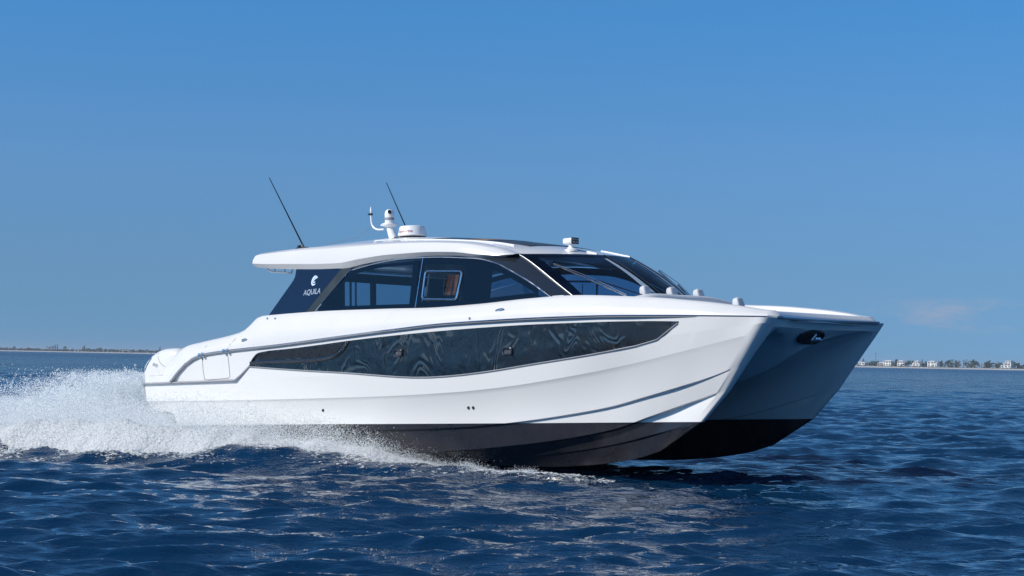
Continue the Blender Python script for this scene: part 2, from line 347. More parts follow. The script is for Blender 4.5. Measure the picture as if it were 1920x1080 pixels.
STEM = [(0, -.52), (3, -.62), (6, -.68), (9.55, -.69), (10.27, -.66), (11.16, -.56), (11.7, -.43), (12.14, -.24), (12.47, 0), (12.70, .21), (12.97, .49), (13.24, .84), (13.45, 1.10), (13.64, 1.33), (13.75, 1.47)]
sx = [p[0] for p in STEM]; sz = [p[1] for p in STEM]
def stemX(z): return float(np.interp(z, sz[3:], sx[3:]))
HC = 1.55
def spread(n):
    u = np.linspace(0, 1, n); return u * .55 + .45 * (1 - (1 - u) ** 3)
NT = 90; TS = np.concatenate([spread(NT) * .985, .985 + .015 * np.array([.3, .55, .75, .9, .97, 1.0])])
def row(pts, r=.05, s=1, x0=None):
    """pts (X, w, Z) aft->stem; w is distance outboard of the hull's own centre line for s=1, inboard for s=-1"""
    X0 = pts[0][0] if x0 is None else x0; X1 = pts[-1][0]; X = X0 + (X1 - X0) * TS
    w = pchip([p[0] for p in pts], [p[1] for p in pts], X); z = pchip([p[0] for p in pts], [p[2] for p in pts], X)
    q = np.clip((X - (X1 - r)) / r, 0, 1); w = w + r * np.sqrt(np.maximum(1 - q * q, 0)) * np.clip(1 - (X1 - X - r) / 2.2, 0, 1) ** 1.5
    return np.column_stack([X, HC + s * w, z])
RAILZ = [(.97, .80), (1.1, .90), (1.25, 1.02), (1.43, 1.13), (1.63, 1.215), (1.83, 1.27), (2.57, 1.33), (3.9, 1.385), (5.77, 1.49), (6.82, 1.545), (8.02, 1.595), (9.4, 1.605), (10.9, 1.59), (11.8, 1.56), (13.15, 1.50), (13.75, 1.47)]
RAILW = [(0, 2.22), (8, 2.22), (10, 2.18), (11, 2.11), (12, 1.98), (12.8, 1.82), (13.4, 1.655), (13.75, 1.55)]
def rz(X): return float(pchip([p[0] for p in RAILZ], [p[1] for p in RAILZ], X))
def rw(X): return float(pchip([p[0] for p in RAILW], [p[1] for p in RAILW], X))
def build_hull():
    xs = [0, 3, 6, 8, 9.2, 10.1, 11, 11.6, 12.2, 12.8, 13.2, 13.45]
    rail = [(X, rw(X) - HC, Z) for X, Z in RAILZ]
    def mk(zs, ws, zend):
        X1 = stemX(zend); X = [x for x in xs if x < X1 - .25]
        zx, zv = zip(*zs); wx, wv = zip(*ws)
        return [(x, float(pchip(wx, wv, x)) - HC, float(pchip(zx, zv, x))) for x in X] + [(X1, 0, zend)]
    mid = mk([(0, .80), (.97, .80), (3, .80), (8, .93), (10.5, 1.12), (12.3, 1.28), (13.7, 1.40)], [(0, 2.20), (3, 2.19), (8, 2.185), (10, 2.135), (11, 2.08), (12, 1.94), (12.8, 1.77), (13.3, 1.64), (13.7, 1.55)], 1.40)
    knu = mk([(0, .455), (3.9, .44), (5.5, .45), (7.1, .47), (8.6, .53), (9.9, .65), (11.1, .81), (12.3, 1.02), (13.1, 1.18), (13.6, 1.27)], [(0, 2.15), (8, 2.13), (10, 2.07), (11, 1.98), (12, 1.88), (12.8, 1.72), (13.2, 1.63), (13.6, 1.55)], 1.27)
    knu2 = mk([(0, .40), (3.9, .385), (5.5, .39), (7.1, .405), (8.6, .46), (9.9, .575), (11.1, .73), (12.3, .93), (13.1, 1.09), (13.5, 1.18)], [(0, 2.105), (8, 2.085), (10, 2.025), (11, 1.935), (12, 1.845), (12.8, 1.695), (13.2, 1.61), (13.5, 1.55)], 1.18)
    ch = mk([(0, -.16), (5.8, -.11), (8.1, -.06), (9.16, .01), (10.1, .11), (11, .24), (11.4, .33), (12.2, .52), (12.95, .72), (13.3, .84)], [(0, 2.07), (6, 2.065), (9, 2.03), (10, 1.97), (11, 1.87), (12.2, 1.73), (12.8, 1.635), (13.24, 1.55)], .84)
    ch2 = [(x, w - (.045 if w > .03 else 0) * (1 if x < 12.6 else .3), z - .018) for x, w, z in ch[:-1]] + [(stemX(.81), 0, .81)]
    c3 = mk([(0, -.50), (5.7, -.50), (8, -.43), (9.8, -.28), (11, -.10), (11.33, 0), (12.2, .26), (12.9, .46)], [(0, 1.98), (6, 1.98), (9, 1.95), (10, 1.88), (11, 1.78), (12.2, 1.62), (12.93, 1.55)], .47)
    c3b = [(x, w - (.07 if w > .03 else 0), z - .02) for x, w, z in c3[:-1]] + [(stemX(.44), 0, .44)]
    stk = mk([(0, -.56), (8.6, -.55), (9.6, -.49), (10.8, -.35), (11.2, -.27), (11.8, -.14), (12.4, .0)], [(0, 1.72), (9, 1.72), (10.8, 1.66), (11.8, 1.59), (12.5, 1.55)], .03)
    stk2 = [(x, w - (.03 if w > .03 else 0), z - .025) for x, w, z in stk[:-1]] + [(stemX(.0), 0, .0)]
    keel = [(x, 0, z) for x, z in STEM if x < 11.8]
    outer = [mid, knu, knu2, ch, ch2, c3, c3b, stk, stk2, keel]
    R = [row(p, (.15, .15, .13, .09, .08, .06, .05, .04, .04, .04)[i]) for i, p in enumerate(outer)]; R[-1][:, 1] = HC
    mb = MB().grid(R)
    up = row(rail, .13); md = row(mid, .15, x0=.97); mb.grid([up, .5 * (up + md), md])
    # inner side: same stem ends
    def inn(zs, ws, zend):
        X1 = stemX(zend); X = [x for x in xs if x < X1 - .2]
        zx, zv = zip(*zs); wx, wv = zip(*ws)
        return [(x, HC - float(pchip(wx, wv, x)), float(pchip(zx, zv, x))) for x in X] + [(X1, 0, zend)]
    i_stk = inn([(0, -.54), (9, -.55), (11, -.33), (12.4, 0)], [(0, 1.30), (9, 1.32), (11, 1.43), (12.5, 1.55)], .0)
    i_c3 = inn([(0, -.36), (8, -.30), (9.6, -.12), (11.0, .0), (12.2, .27), (12.9, .47)], [(0, 1.08), (8, 1.10), (10, 1.17), (11, 1.27), (12.2, 1.44), (12.93, 1.55)], .46)
    i_c3b = [(x, w + (.03 if w > .03 else 0), z + .012) for x, w, z in i_c3[:-1]] + [(stemX(.48), 0, .48)]
    i_mid = inn([(0, .0), (8, .03), (10, .22), (11.5, .46), (12.6, .72), (13.2, .92)], [(0, .99), (8, 1.0), (10, 1.05), (11.5, 1.18), (12.6, 1.37), (13.0, 1.46), (13.36, 1.55)], .96)
    i_up = inn([(0, .30), (8, .32), (10, .42), (11.5, .52), (12.3, .76), (12.8, .98), (13.3, 1.16)], [(0, .90), (8, .90), (10, .93), (11.5, 1.0), (12.3, 1.12), (12.8, 1.26), (13.2, 1.40), (13.6, 1.55)], 1.22)
    J = [(0, HC - .82, .62), (8, HC - .80, .66), (10, HC - .78, .74), (11.5, HC - .76, .92), (12.0, HC - .76, 1.0), (12.5, HC - .76, 1.12), (12.9, HC - .80, 1.22), (13.15, HC - .90, 1.28), (13.40, HC - 1.15, 1.31), (13.66, 0, 1.36)]
    keeli = [(x, 0, z) for x, z in STEM if x < 11.8]
    RI = [row(p, (.04, .04, .05, .05, .09, .13, .13)[i], s=-1) for i, p in enumerate([keeli, i_stk, i_c3, i_c3b, i_mid, i_up, J])]; RI[0][:, 1] = HC
    RI[-1][:, 1] = np.where(RI[-1][:, 0] > 13.40, RI[-1][:, 1], np.minimum(RI[-1][:, 1], 1.12))
    mb.grid(RI)
    # tunnel roof to the centre line, ending at the front lip
    Jr = RI[-1]; Cx = 13.46 * TS; Cz = pchip([0, 8, 10, 11.4, 12.0, 12.48, 12.9, 13.18, 13.35, 13.46], [.40, .42, .44, .50, .58, .72, .90, 1.10, 1.25, 1.345], Cx)
    Cr = np.column_stack([Cx, 0 * Cx, Cz]); mb.grid([Jr * (1 - v) + Cr * v - np.array([0, 0, .03 * math.sin(v * math.pi)]) * (1 - TS[:, None] ** 6) for v in (0, .2, .4, .6, .8, 1)])
    # front fascia between the stem heads
    top = []; bot = []
    for k in range(17):
        w = k / 16; y = (HC + .012) * (1 - w) + .0; top.append((13.53 + .22 * (y / HC) ** 2, y, 1.475)); bot.append((13.46 + .205 * (y / HC) ** 2, y, 1.345))
    mb.grid([top, bot])
    # transom plate and platform under-side
    mb.add([(0.01, 2.22, .79), (0.01, 2.17, .40), (.05, 2.12, .34), (.05, 1.0, .34), (0.01, 1.0, .79)], [(0, 1, 2, 3, 4)])
    mb.add([(0.9, 2.02, -.16), (.9, 1.93, -.48), (.9, 1.55, -.53), (.9, 1.10, -.34), (.9, .84, .45), (.9, 0, .6), (.9, 0, .78), (.9, 2.1, .78), (.9, 2.08, .40)], [tuple(range(8))])
    # cut the bottom away behind X=.9 (the swim platform overhangs)
    fl = flip(mb); mb.add(fl.V, fl.F)
    o = mb.build('hull', M_hull, boat, ang=70, weld=True)
    keys = set()
    for r_, lim in [(R[i], .15) for i in (1, 3, 4, 5, 6, 7, 8)] + [(RI[i], .3) for i in (2, 3)] + [(Jr, 3.0)]:
        for p in r_:
            if p[0] < r_[-1][0] - lim: keys.add((round(float(p[0]), 3), round(abs(float(p[1])), 3), round(float(p[2]), 3)))
    keys |= {(round(float(p[0]), 3), 0.0, round(float(p[2]), 3)) for p in Cr if p[0] > 9}
    bm = bmesh.new(); bm.from_mesh(o.data)
    kk = lambda v: (round(v.co.x, 3), round(abs(v.co.y), 3), round(v.co.z, 3)) in keys
    for e in bm.edges:
        a_, b_ = e.verts
        if kk(a_) and kk(b_) and abs(a_.co.x - b_.co.x) > .008: e.smooth = False
    for v in bm.verts:
        if v.co.x < .11: v.co.x = .11 + .02 * (v.co.z < .3)
        if v.co.x < .9 and v.co.z < .38 and abs(v.co.y) > .9:
            v.co.z = .38 - (.38 - .20) * (v.co.x / .9) * min(1, (.38 - v.co.z) / .3) - .0
    bm.to_mesh(o.data); bm.free()
    return o
hull = build_hull()
bvh = BVHTree.FromPolygons([v.co[:] for v in hull.data.vertices], [tuple(p.vertices) for p in hull.data.polygons])
def hs(X, Z, off=.006):
    h = bvh.ray_cast(Vector((X, -6, Z)), Vector((0, 1, 0)))
    y = h[0].y if h[0] is not None else -2.22
    return y - off

# rub rail round the sheer, both sides and across the front
def sheer_path(side, aft0=.97, inset=0.0, dz=0.0, front=True, n=110):
    P = []
    X = aft0 + (13.62 - aft0) * spread(n)
    for x in X: P.append((x, -(rw(x) + .026 - inset) * side, rz(x) + dz))
    for k in range(1, 15):
        y = 1.52 * (1 - k / 14); P.append((13.55 + .20 * (y / HC) ** 2 + .028 - inset, -side * y, 1.475 + dz))
    return P
def half_rail(mb, path, r):
    mb.tube(path, r, 10)
for s_ in (1, -1):
    mb = MB(); half_rail(mb, sheer_path(s_), .021); r_o = mb.build('rub_rail', M_rail, boat, ang=50); MB().tube(sheer_path(s_, dz=.012, inset=-.018), .011, 6).build('rail_insert', M_chrome, r_o)
    mb = MB(); mb.tube([(x, -s_ * 2.222, z) for x, z in ((.09, .785), (1, .79), (2.0, .795), (2.78, .80))], .021, 8); mb.tube([(x, -s_ * y, z) for x, y, z in ((2.78, 2.222, .80), (2.95, 2.212, .90), (3.17, 2.205, 1.05))], .018, 8)
    mb.build('platform_rail', M_rail, boat, ang=50)
# stern platform
mb = MB().box((1.01, 0, .775), (1.78, 4.38, .04), .01); mb.build('swim_platform', M_gel2, boat)

# deck moulding: from the rail up over the bulwark and in to the deck
BW = [(.56, .83), (.62, 1.05), (.72, 1.22), (.85, 1.33), (1.01, 1.42), (1.2, 1.48), (1.66, 1.54), (2.46, 1.635), (2.8, 1.70), (3.0, 1.80), (3.14, 1.90), (3.24, 1.94), (3.5, 1.95), (4.6, 1.96), (6.5, 1.925), (7.6, 1.895), (8.5, 1.905), (9.5, 1.94), (10.2, 1.95), (11.5, 1.875), (12.6, 1.755), (13.2, 1.66), (13.5, 1.60), (13.75, 1.57)]
def bz(X): return float(pchip([p[0] for p in BW], [p[1] for p in BW], X))
def build_deck():
    mb = MB(); n = 150
    rows = []
    prof = [(.0, 0.02, 0), (.006, .22, 0), (.03, .45, 0), (.05, .52, 0), (.10, .80, 0), (.16, .95, 0), (.20, 1.0, 0), (.235, 1.0, -.006), (.30, 1.0, -.015), (.33, 1.0, -.05), (.335, 1.0, -.16)]
    for off, f, dz in prof:
        P = []
        for u in spread(n):
            x = .56 + (13.62 - .56) * u; z0 = rz(max(x, .97)) if x > .97 else .80; z1 = bz(x); o = off * min(1, .55 + .45 * (x > 3))
            P.append((x, rw(x) + .004 - off, z0 + (z1 - z0) * f + dz))
        # round the corner and along the front edge
        for k in range(1, 17):
            y = 1.52 * (1 - k / 16); yy = y * (1 - off / 1.9); P.append((13.55 + .20 * (y / HC) ** 2 - off * .62, yy, 1.475 + (1.575 - 1.475 + .02 * (1 - (y / 1.52) ** 2)) * f + dz * .5))
        rows.append(P)
    mb.grid(rows)
    # foredeck in to the centre line
    last = rows[-1]; i0 = next(i for i, p in enumerate(last) if p[0] > 9.3)
    L0 = last[i0:]; rr = []
    for v in (1, .8, .6, .4, .2, 0):
        rr.append([(p[0], p[1] * v, p[2] + (.02 if p[0] > 13 else .0) * (1 - v)) for p in L0])
    mb.grid(rr)
    # inner bulwark wall and floor aft
    La = last[:i0 + 1]; mb.grid([La, [(p[0], p[1] - .01, .86) for p in La]]); mb.grid([[(p[0], p[1] - .01, .86) for p in La], [(p[0], 0, .86) for p in La]])
    # aft closing face
    a = [r[0] for r in rows] + [(.56, rows[-1][0][1] - .01, .78), (.56, 2.22, .78)]
    mb.add(a, [tuple(range(len(a)))])
    fl = flip(mb); mb.add(fl.V, fl.F)
    return mb.build('deck_moulding', M_gel2, boat, ang=28, weld=True)
deck = build_deck()

# ------------------------------------------------------------------ hull side windows
WT = [(3.15, 1.05), (3.25, 1.15), (3.36, 1.235), (3.5, 1.29), (4.27, 1.325), (5.0, 1.365), (5.73, 1.41), (6.82, 1.46), (7.73, 1.49), (8.66, 1.51), (9.67, 1.52), (10.9, 1.51), (11.81, 1.49), (12.34, 1.465)]
WB = [(3.15, 1.04), (4.48, .945), (5.83, .86), (6.59, .80), (7.13, .765), (7.5, .757), (7.9, .765), (8.67, .81), (9.66, .91), (10.63, 1.01), (11.22, 1.085), (11.7, 1.155), (12.05, 1.25), (12.34, 1.46)]
def clipc(Cv, a, b):
    X = np.linspace(a, b, 26); return [(x, float(pchip([p[0] for p in Cv], [p[1] for p in Cv], x))) for x in X]
wins = []
cuts = [3.15, 5.86, 6.57, 8.66, 11.21, 12.34]
for s_ in (1, -1):
    for a, b in zip(cuts[:-1], cuts[1:]):
        mb = poly_fill(clipc(WT, a + .004, b - .004), clipc(WB, a + .004, b - .004), 30, lambda x, z: hs(x, z, .010), .02, 8)
        if s_ < 0: mb = flip(mb)
        w = mb.build('hull_window', M_wglass, boat, ang=40); wins.append(w)
    mb = MB()
    for a, b in zip(cuts[:-1], cuts[1:]):
        if a > 4: q = poly_fill(clipc(WT, a - .03, a + .03), clipc(WB, a - .03, a + .03), 3, lambda x, z: hs(x, z, .006), .004, 8); q = q if s_ > 0 else flip(q); q.build('window_gasket', M_black, wins[-1 if s_ else 0] if False else boat)
    # slim dark border under the glass, one strip
    mb = MB().tube([(x, hs(x, z, .004), z - .006) for x, z in clipc(WB, 3.15, 12.32)], .013, 6)
    if s_ < 0: mb = flip(mb)
    mb.build('window_trim', M_grey, boat)
    # air scoop in the aft end of the band
    up = [(3.36, 1.19), (3.42, 1.235), (3.5, 1.265), (4.27, 1.30), (5.02, 1.34), (5.63, 1.375)]; lo = [(3.37, 1.17), (3.5, 1.16), (4.2, 1.15), (5.0, 1.155), (5.40, 1.20), (5.63, 1.365)]
    mb = poly_fill(up, lo, 24, lambda x, z: hs(x, z, .016), .01, 4)
    if s_ < 0: mb = flip(mb)
    sc = mb.build('air_scoop', M_black, boat)
    pth = catmull([(3.22, 1.10), (3.6, 1.105), (4.2, 1.10), (4.9, 1.105), (5.3, 1.14), (5.53, 1.22), (5.72, 1.39)], 5)
    mb = MB().tube([(x, hs(x, z, .022), z) for x, z in pth], .030, 8)
    mb.tube([(x, hs(x, z, .022), z) for x, z in catmull([(3.22, 1.10), (3.34, 1.21), (3.46, 1.265), (3.7, 1.285)], 4)], .016, 8)
    if s_ < 0: mb = flip(mb)
    mb.build('scoop_frame', M_dark, sc)
    for px, pz in ((6.90, 1.165), (9.25, 1.12)):
        ring = [(px + .085 * math.copysign(abs(math.cos(a)) ** .5, math.cos(a)), pz + .052 * math.copysign(abs(math.sin(a)) ** .5, math.sin(a))) for a in np.linspace(0, 2 * math.pi, 28)]
        mb = MB().tube([(x, hs(x, z, .020), z) for x, z in ring], .020, 6, cap=False)
        if s_ < 0: mb = flip(mb)
        pr = mb.build('portlight', M_dark, boat)
        mb = flat_poly(ring[:-1], lambda x, z: hs(x, z, .018), .006)
        if s_ < 0: mb = flip(mb)
        mb.build('pane', M_pane_, pr)
# boarding door outline, fittings, drains
for s_ in (1, -1):
    g = lambda x, z: hs(x, z, .002) if z < rz(x) - .02 else -(rw(x) + .006)
    mb = MB()
    path = [(1.86, 1.24), (1.87, 1.0), (1.90, .835), (2.0, .825), (2.55, .84), (2.615, .87), (2.60, 1.1), (2.575, 1.30)]
    mb.tube([(x, g(x, z), z) for x, z in path], .005, 5)
    if s_ < 0: mb = flip(mb)
    mb.build('boarding_door', M_line, boat)
    dvh = None
dvh = BVHTree.FromPolygons([v.co[:] for v in deck.data.vertices], [tuple(p.vertices) for p in deck.data.polygons])
def ds_(X, Z, off=.004):
    h = dvh.ray_cast(Vector((X, -6, Z)), Vector((0, 1, 0))); return (h[0].y if h[0] is not None else -2.1) - off
for pts in (((1.87, 1.30), (1.90, 1.42), (1.95, 1.535)), ((2.58, 1.36), (2.63, 1.45), (2.72, 1.54), (2.76, 1.655))):
    MB().tube([(x, ds_(x, z, .0), z) for x, z in pts], .005, 5).build('bulwark_seam', M_line, boat)
for x in (1.84, 1.93, 2.53, 2.63):
    MB().box((x, -2.265, rz(x) + .005), (.05, .05, .075), .008).build('rail_end_cap', M_chrome, boat)
for x, z, r in ((3.02, 1.52, .075), (9.08, 1.775, .085)):
    y = ds_(x, z, .004)
    ring = [(x + r * math.cos(a), y - .004, z + .018 * math.sin(a) + .12 * r * math.cos(a)) for a in np.linspace(0, 2 * math.pi, 24)]
    MB().tube(ring, .008, 6, cap=False).add([ring[i] for i in range(23)], [tuple(range(23))]).build('deck_light', M_chrome, boat)
for x, z in ((3.52, 1.885), (3.74, 1.875), (8.49, 1.67)):
    MB().lathe((x, ds_(x, z, .0), z), [(.020, 0), (.020, .012), (.012, .018)], 12, Matrix.Rotation(rad(90), 3, 'X')).build('snap_fitting', M_chrome, boat)
for x, z in ((4.95, .24), (8.31, .25), (8.41, .25)):
    MB().lathe((x, hs(x, z, 0), z), [(.026, 0), (.024, .012), (.012, .008)], 14, Matrix.Rotation(rad(90), 3, 'X')).build('drain_outlet', M_black, boat)
# trim tab
MB().box((.45, -1.75, .20), (.75, .5, .05), .01, Matrix.Rotation(rad(6), 3, 'Y')).build('trim_tab', M_rail, boat)
MB().box((.45, 1.75, .20), (.75, .5, .05), .01, Matrix.Rotation(rad(6), 3, 'Y')).build('trim_tab', M_rail, boat)

# anchor pocket in the tunnel front
def build_anchor():
    c = Vector((13.385, .0, 1.235)); mb = MB(); rows = []
    t1 = Vector((0, 1, 0)); t2 = Vector((.66, 0, .75)).normalized(); n = Vector((.75, 0, -.66)).normalized()
    for sc, d in ((1.08, -.01), (1.0, .018), (.92, .02), (.86, -.01)):
        rows.append([c + t1 * (.33 * sc * math.copysign(abs(math.cos(a)) ** .7, math.cos(a))) + t2 * (.125 * sc * math.copysign(abs(math.sin(a)) ** .7, math.sin(a))) + n * d for a in np.linspace(0, 2 * math.pi, 32, endpoint=False)])
    mb.grid(rows, True); o = len(mb.V) - 32; mb.F.append(tuple(range(o, o + 32)))
    pk = mb.build('anchor_pocket', M_black, boat)
    mb = MB(); mb.lathe(c + n * .03 + t1 * .10, [(.035, -.06), (.05, -.05), (.03, 0), (.05, .05), (.035, .06)], 16, Matrix.Rotation(rad(90), 3, 'X'))
    mb.tube([c + n * .04 - t1 * .02, c + n * .05 + t1 * .12, c + n * .045 + t1 * .26], .016, 8)
    mb.tube([c + n * .04 + t1 * .0 + t2 * .09, c + n * .06 - t1 * .06, c + n * .04 + t1 * .02 - t2 * .09], .014, 8)
    mb.build('anchor', M_chrome, pk)
build_anchor()

# ------------------------------------------------------------------ cabin sides
def ys(x, z): return -(1.86 - .13 * (z - 1.95) / .8)
def ysb(d): return lambda x, z: ys(x, z) - d
GT = [(4.53, 1.985), (5.29, 2.655), (5.91, 2.74), (6.44, 2.775), (6.98, 2.77), (7.47, 2.745), (7.96, 2.70), (8.34, 2.655), (8.71, 2.55), (9.05, 2.40), (9.45, 2.20), (9.87, 1.955)]
gtc = list(catmull([GT[1]] + GT[2:], 4)); GTC = [GT[0], (4.9, 2.32)] + [tuple(p) for p in gtc]
GB = [(4.53, 1.975), (6.46, 1.925), (7.59, 1.89), (8.41, 1.90), (9.0, 1.92), (9.87, 1.95)]
def ztop(x): return float(np.interp(x, [p[0] for p in GTC], [p[1] for p in GTC]))
def zbot(x): return float(np.interp(x, [p[0] for p in GB], [p[1] for p in GB])) - .02
def strip_between(x0, x1, fa, fb, d, n=24, thick=.006):
    X = np.linspace(x0, x1, n); return poly_fill([(x, fa(x)) for x in X], [(x, fb(x)) for x in X], n, ysb(d), thick, 3)
for s_ in (1, -1):
    def B(mb, name, m, par=boat, **k):
        if s_ < 0: mb = flip(mb)
        return mb.build(name, m, par, **k)
    for a, b, nm in ((4.53, 6.955, 'side_window'), (6.975, 9.87, 'side_window')):
        mb = MB(); X = np.linspace(a, b, 60); rows = []
        for v in (0, .33, .66, 1):
            rows.append([(x, ys(x, zbot(x) + (ztop(x) - zbot(x)) * v) - .004, zbot(x) + (ztop(x) - zbot(x)) * v) for x in X])
        w = B(mb.grid(rows), nm, M_glass)
        # opaque printed border behind the glass
        if a < 5:
            fr = B(strip_between(4.75, 6.955, lambda x: min(ztop(x) - .005, 2.72), lambda x: min(ztop(x) - .09, 2.66), -.006), 'window_border', M_navy, w)
            mb = strip_between(4.58, 6.955, lambda x: zbot(x) + .10, lambda x: zbot(x) + .02, -.006); m2 = strip_between(6.80, 6.955, lambda x: ztop(x) - .05, lambda x: zbot(x) + .09, -.006)
            mb.add(m2.V, m2.F)
            m2 = flat_poly([(4.56, 2.0), (4.62, 1.99), (5.38, 2.62), (5.30, 2.65)], ysb(-.007)); mb.add(m2.V, m2.F)
            B(mb, 'window_border', M_navy, w)
        else:
            mb = strip_between(6.975, 9.6, lambda x: ztop(x) - .005, lambda x: max(ztop(x) - .12, zbot(x) + .05), -.006); m2 = strip_between(6.975, 9.8, lambda x: zbot(x) + .12 if x < 9.6 else zbot(x) + .03, lambda x: zbot(x) + .02, -.006); mb.add(m2.V, m2.F)
            m2 = strip_between(6.975, 7.08, lambda x: ztop(x) - .05, lambda x: zbot(x) + .09, -.006); mb.add(m2.V, m2.F)
            if s_ > 0: m2 = strip_between(8.02, 8.60, lambda x: ztop(x) - .09, lambda x: zbot(x) + .09, -.006); mb.add(m2.V, m2.F) if s_ > 0 else None
            B(mb, 'window_border', M_navy, w)
            # small opening window
            ring = []
            for cx, cz, a0 in ((7.90, 2.42, 0), (7.18, 2.47, 90), (7.17, 2.11, 180), (7.84, 2.07, 270)):
                for k in range(7):
                    t = rad(a0 + k * 15); ring.append((cx + .055 * math.cos(t), cz + .055 * math.sin(t)))
            B(MB().tube([(x, ys(x, z) - .018, z) for x, z in ring + ring[:1]], .019, 8, cap=False), 'opening_window_frame', M_chrome, w)
            s_ > 0 and B(flat_poly([(7.60, 2.10), (7.84, 2.09), (7.89, 2.42), (7.62, 2.44)], ysb(.004), .004), 'curtain', M_wood, w)
            B(flat_poly([(7.16, 2.10), (7.20, 2.10), (7.22, 2.48), (7.18, 2.48)], ysb(.005), .004), 'sliding_stile', M_dark, w); B(MB().tube([(7.58, ys(7.5, 2.2) - .012, 2.09), (7.60, ys(7.5, 2.2) - .012, 2.45)], .008, 6), 'sliding_stile', M_dark, w)
    # aft fin with name, grey strip
    B(flat_poly([(3.28, 1.94), (4.33, 1.96), (5.12, 2.70), (4.6, 2.74), (3.90, 2.78), (3.89, 2.63), (3.85, 2.56), (3.76, 2.46)], ysb(.012), .03), 'aft_fin', M_navy)
    B(flat_poly([(4.30, 1.975), (4.50, 1.975), (5.34, 2.70), (5.08, 2.70)], ysb(.020), .03), 'grey_strip', M_strip)
    tr = [GTC[0], (4.9, 2.315)] + GTC[2:]
    B(MB().tube([(x, ys(x, z) - .012, z) for x, z in tr], .010, 6), 'window_trim', M_chrome)
    B(MB().tube([(6.965, ys(6.9, 1.92) - .01, 1.92), (7.03, ys(7, 2.77) - .01, 2.77)], .009, 6), 'window_divider', M_chrome)
    # pillar between side glass and windshield
    lo = [(8.30, 2.665), (8.71, 2.56), (9.05, 2.41), (9.45, 2.21), (9.92, 1.93)]
    up = [(8.90, 2.715), (9.12, 2.60), (9.40, 2.42), (9.72, 2.20), (10.12, 1.93)]
    lo = catmull(lo, 5); up = catmull(up, 5)
    rows = [[(a[0] * (1 - v) + b[0] * v, -(1.745 + .105 * (2.7 - a[1]) / .75) * (1 - v) - (1.50 + .06 * (2.7 - b[1])) * v - .03 * math.sin(v * math.pi), a[1] * (1 - v) + b[1] * v) for a, b in zip(lo, up)] for v in np.linspace(0, 1, 6)]
    B(MB().grid(rows), 'windshield_pillar', mat('dark_polished_metal', (.10, .11, .125), .10, metal=.8, coat=.5, bump=(3, .01)))
    B(MB().tube([tuple(Vector(p) + Vector((.0, -.012, .006))) for p in rows[-1]], .008, 8), 'pillar_trim', M_rail)
    # lower cabin side below the glass (dark plinth down to side deck)
    B(strip_between(3.3, 10.1, lambda x: 1.97, lambda x: 1.60, -.03, thick=.02), 'cabin_coaming', M_gel2)

# name and crest on the starboard fin
def on_fin(V, cx, cz, mirror=1):
    return [(cx + v[0] * mirror, ys(cx, cz + v[1]) - .016 - abs(v[2]) * 1.5, cz + v[1]) for v in V]
V, F = text_mesh('AQUILA', .135, .12)
w = max(v[0] for v in V) - min(v[0] for v in V)
fin = [o for o in boat.children if o.name.startswith('aft_fin')][0]
MB().add([(a * .44 / w, b, c) for a, b, c in V], F)
mb = MB().add(on_fin([(a * .44 / w, b + a * .03, c) for a, b, c in V], 4.39, 2.285), F)
mb.build('name_lettering', M_ltblue, fin, smooth=False)
mb = MB()   # crest: round wing of curved feathers, open to the right
for a0, a1, ro, ri, sx_, cx_ in ((48, 318, .084, .044, .86, 0), (70, 330, .041, .012, .95, .008)):   # two feathered crescents, one inside the other
    A = np.radians(np.linspace(a0, a1, 30)); tp = np.sin(np.linspace(.10, math.pi - .04, 30)) ** .45
    rows = [[(cx_ + (ro if q else ro - (ro - ri) * t_) * math.cos(a) * sx_ + .02 * math.sin(a), (ro if q else ro - (ro - ri) * t_) * math.sin(a) * 1.08, 0) for a, t_ in zip(A, tp)] for q in (0, 1)]
    mb.grid([on_fin(r, 4.415, 2.53) for r in rows])
mb.add(on_fin([(.017, .084, 0), (.090, .058, 0), (.047, .030, 0), (.0, .044, 0)], 4.415, 2.53), [(0, 1, 2, 3)])
mb.build('crest', M_ltblue, fin, smooth=False)

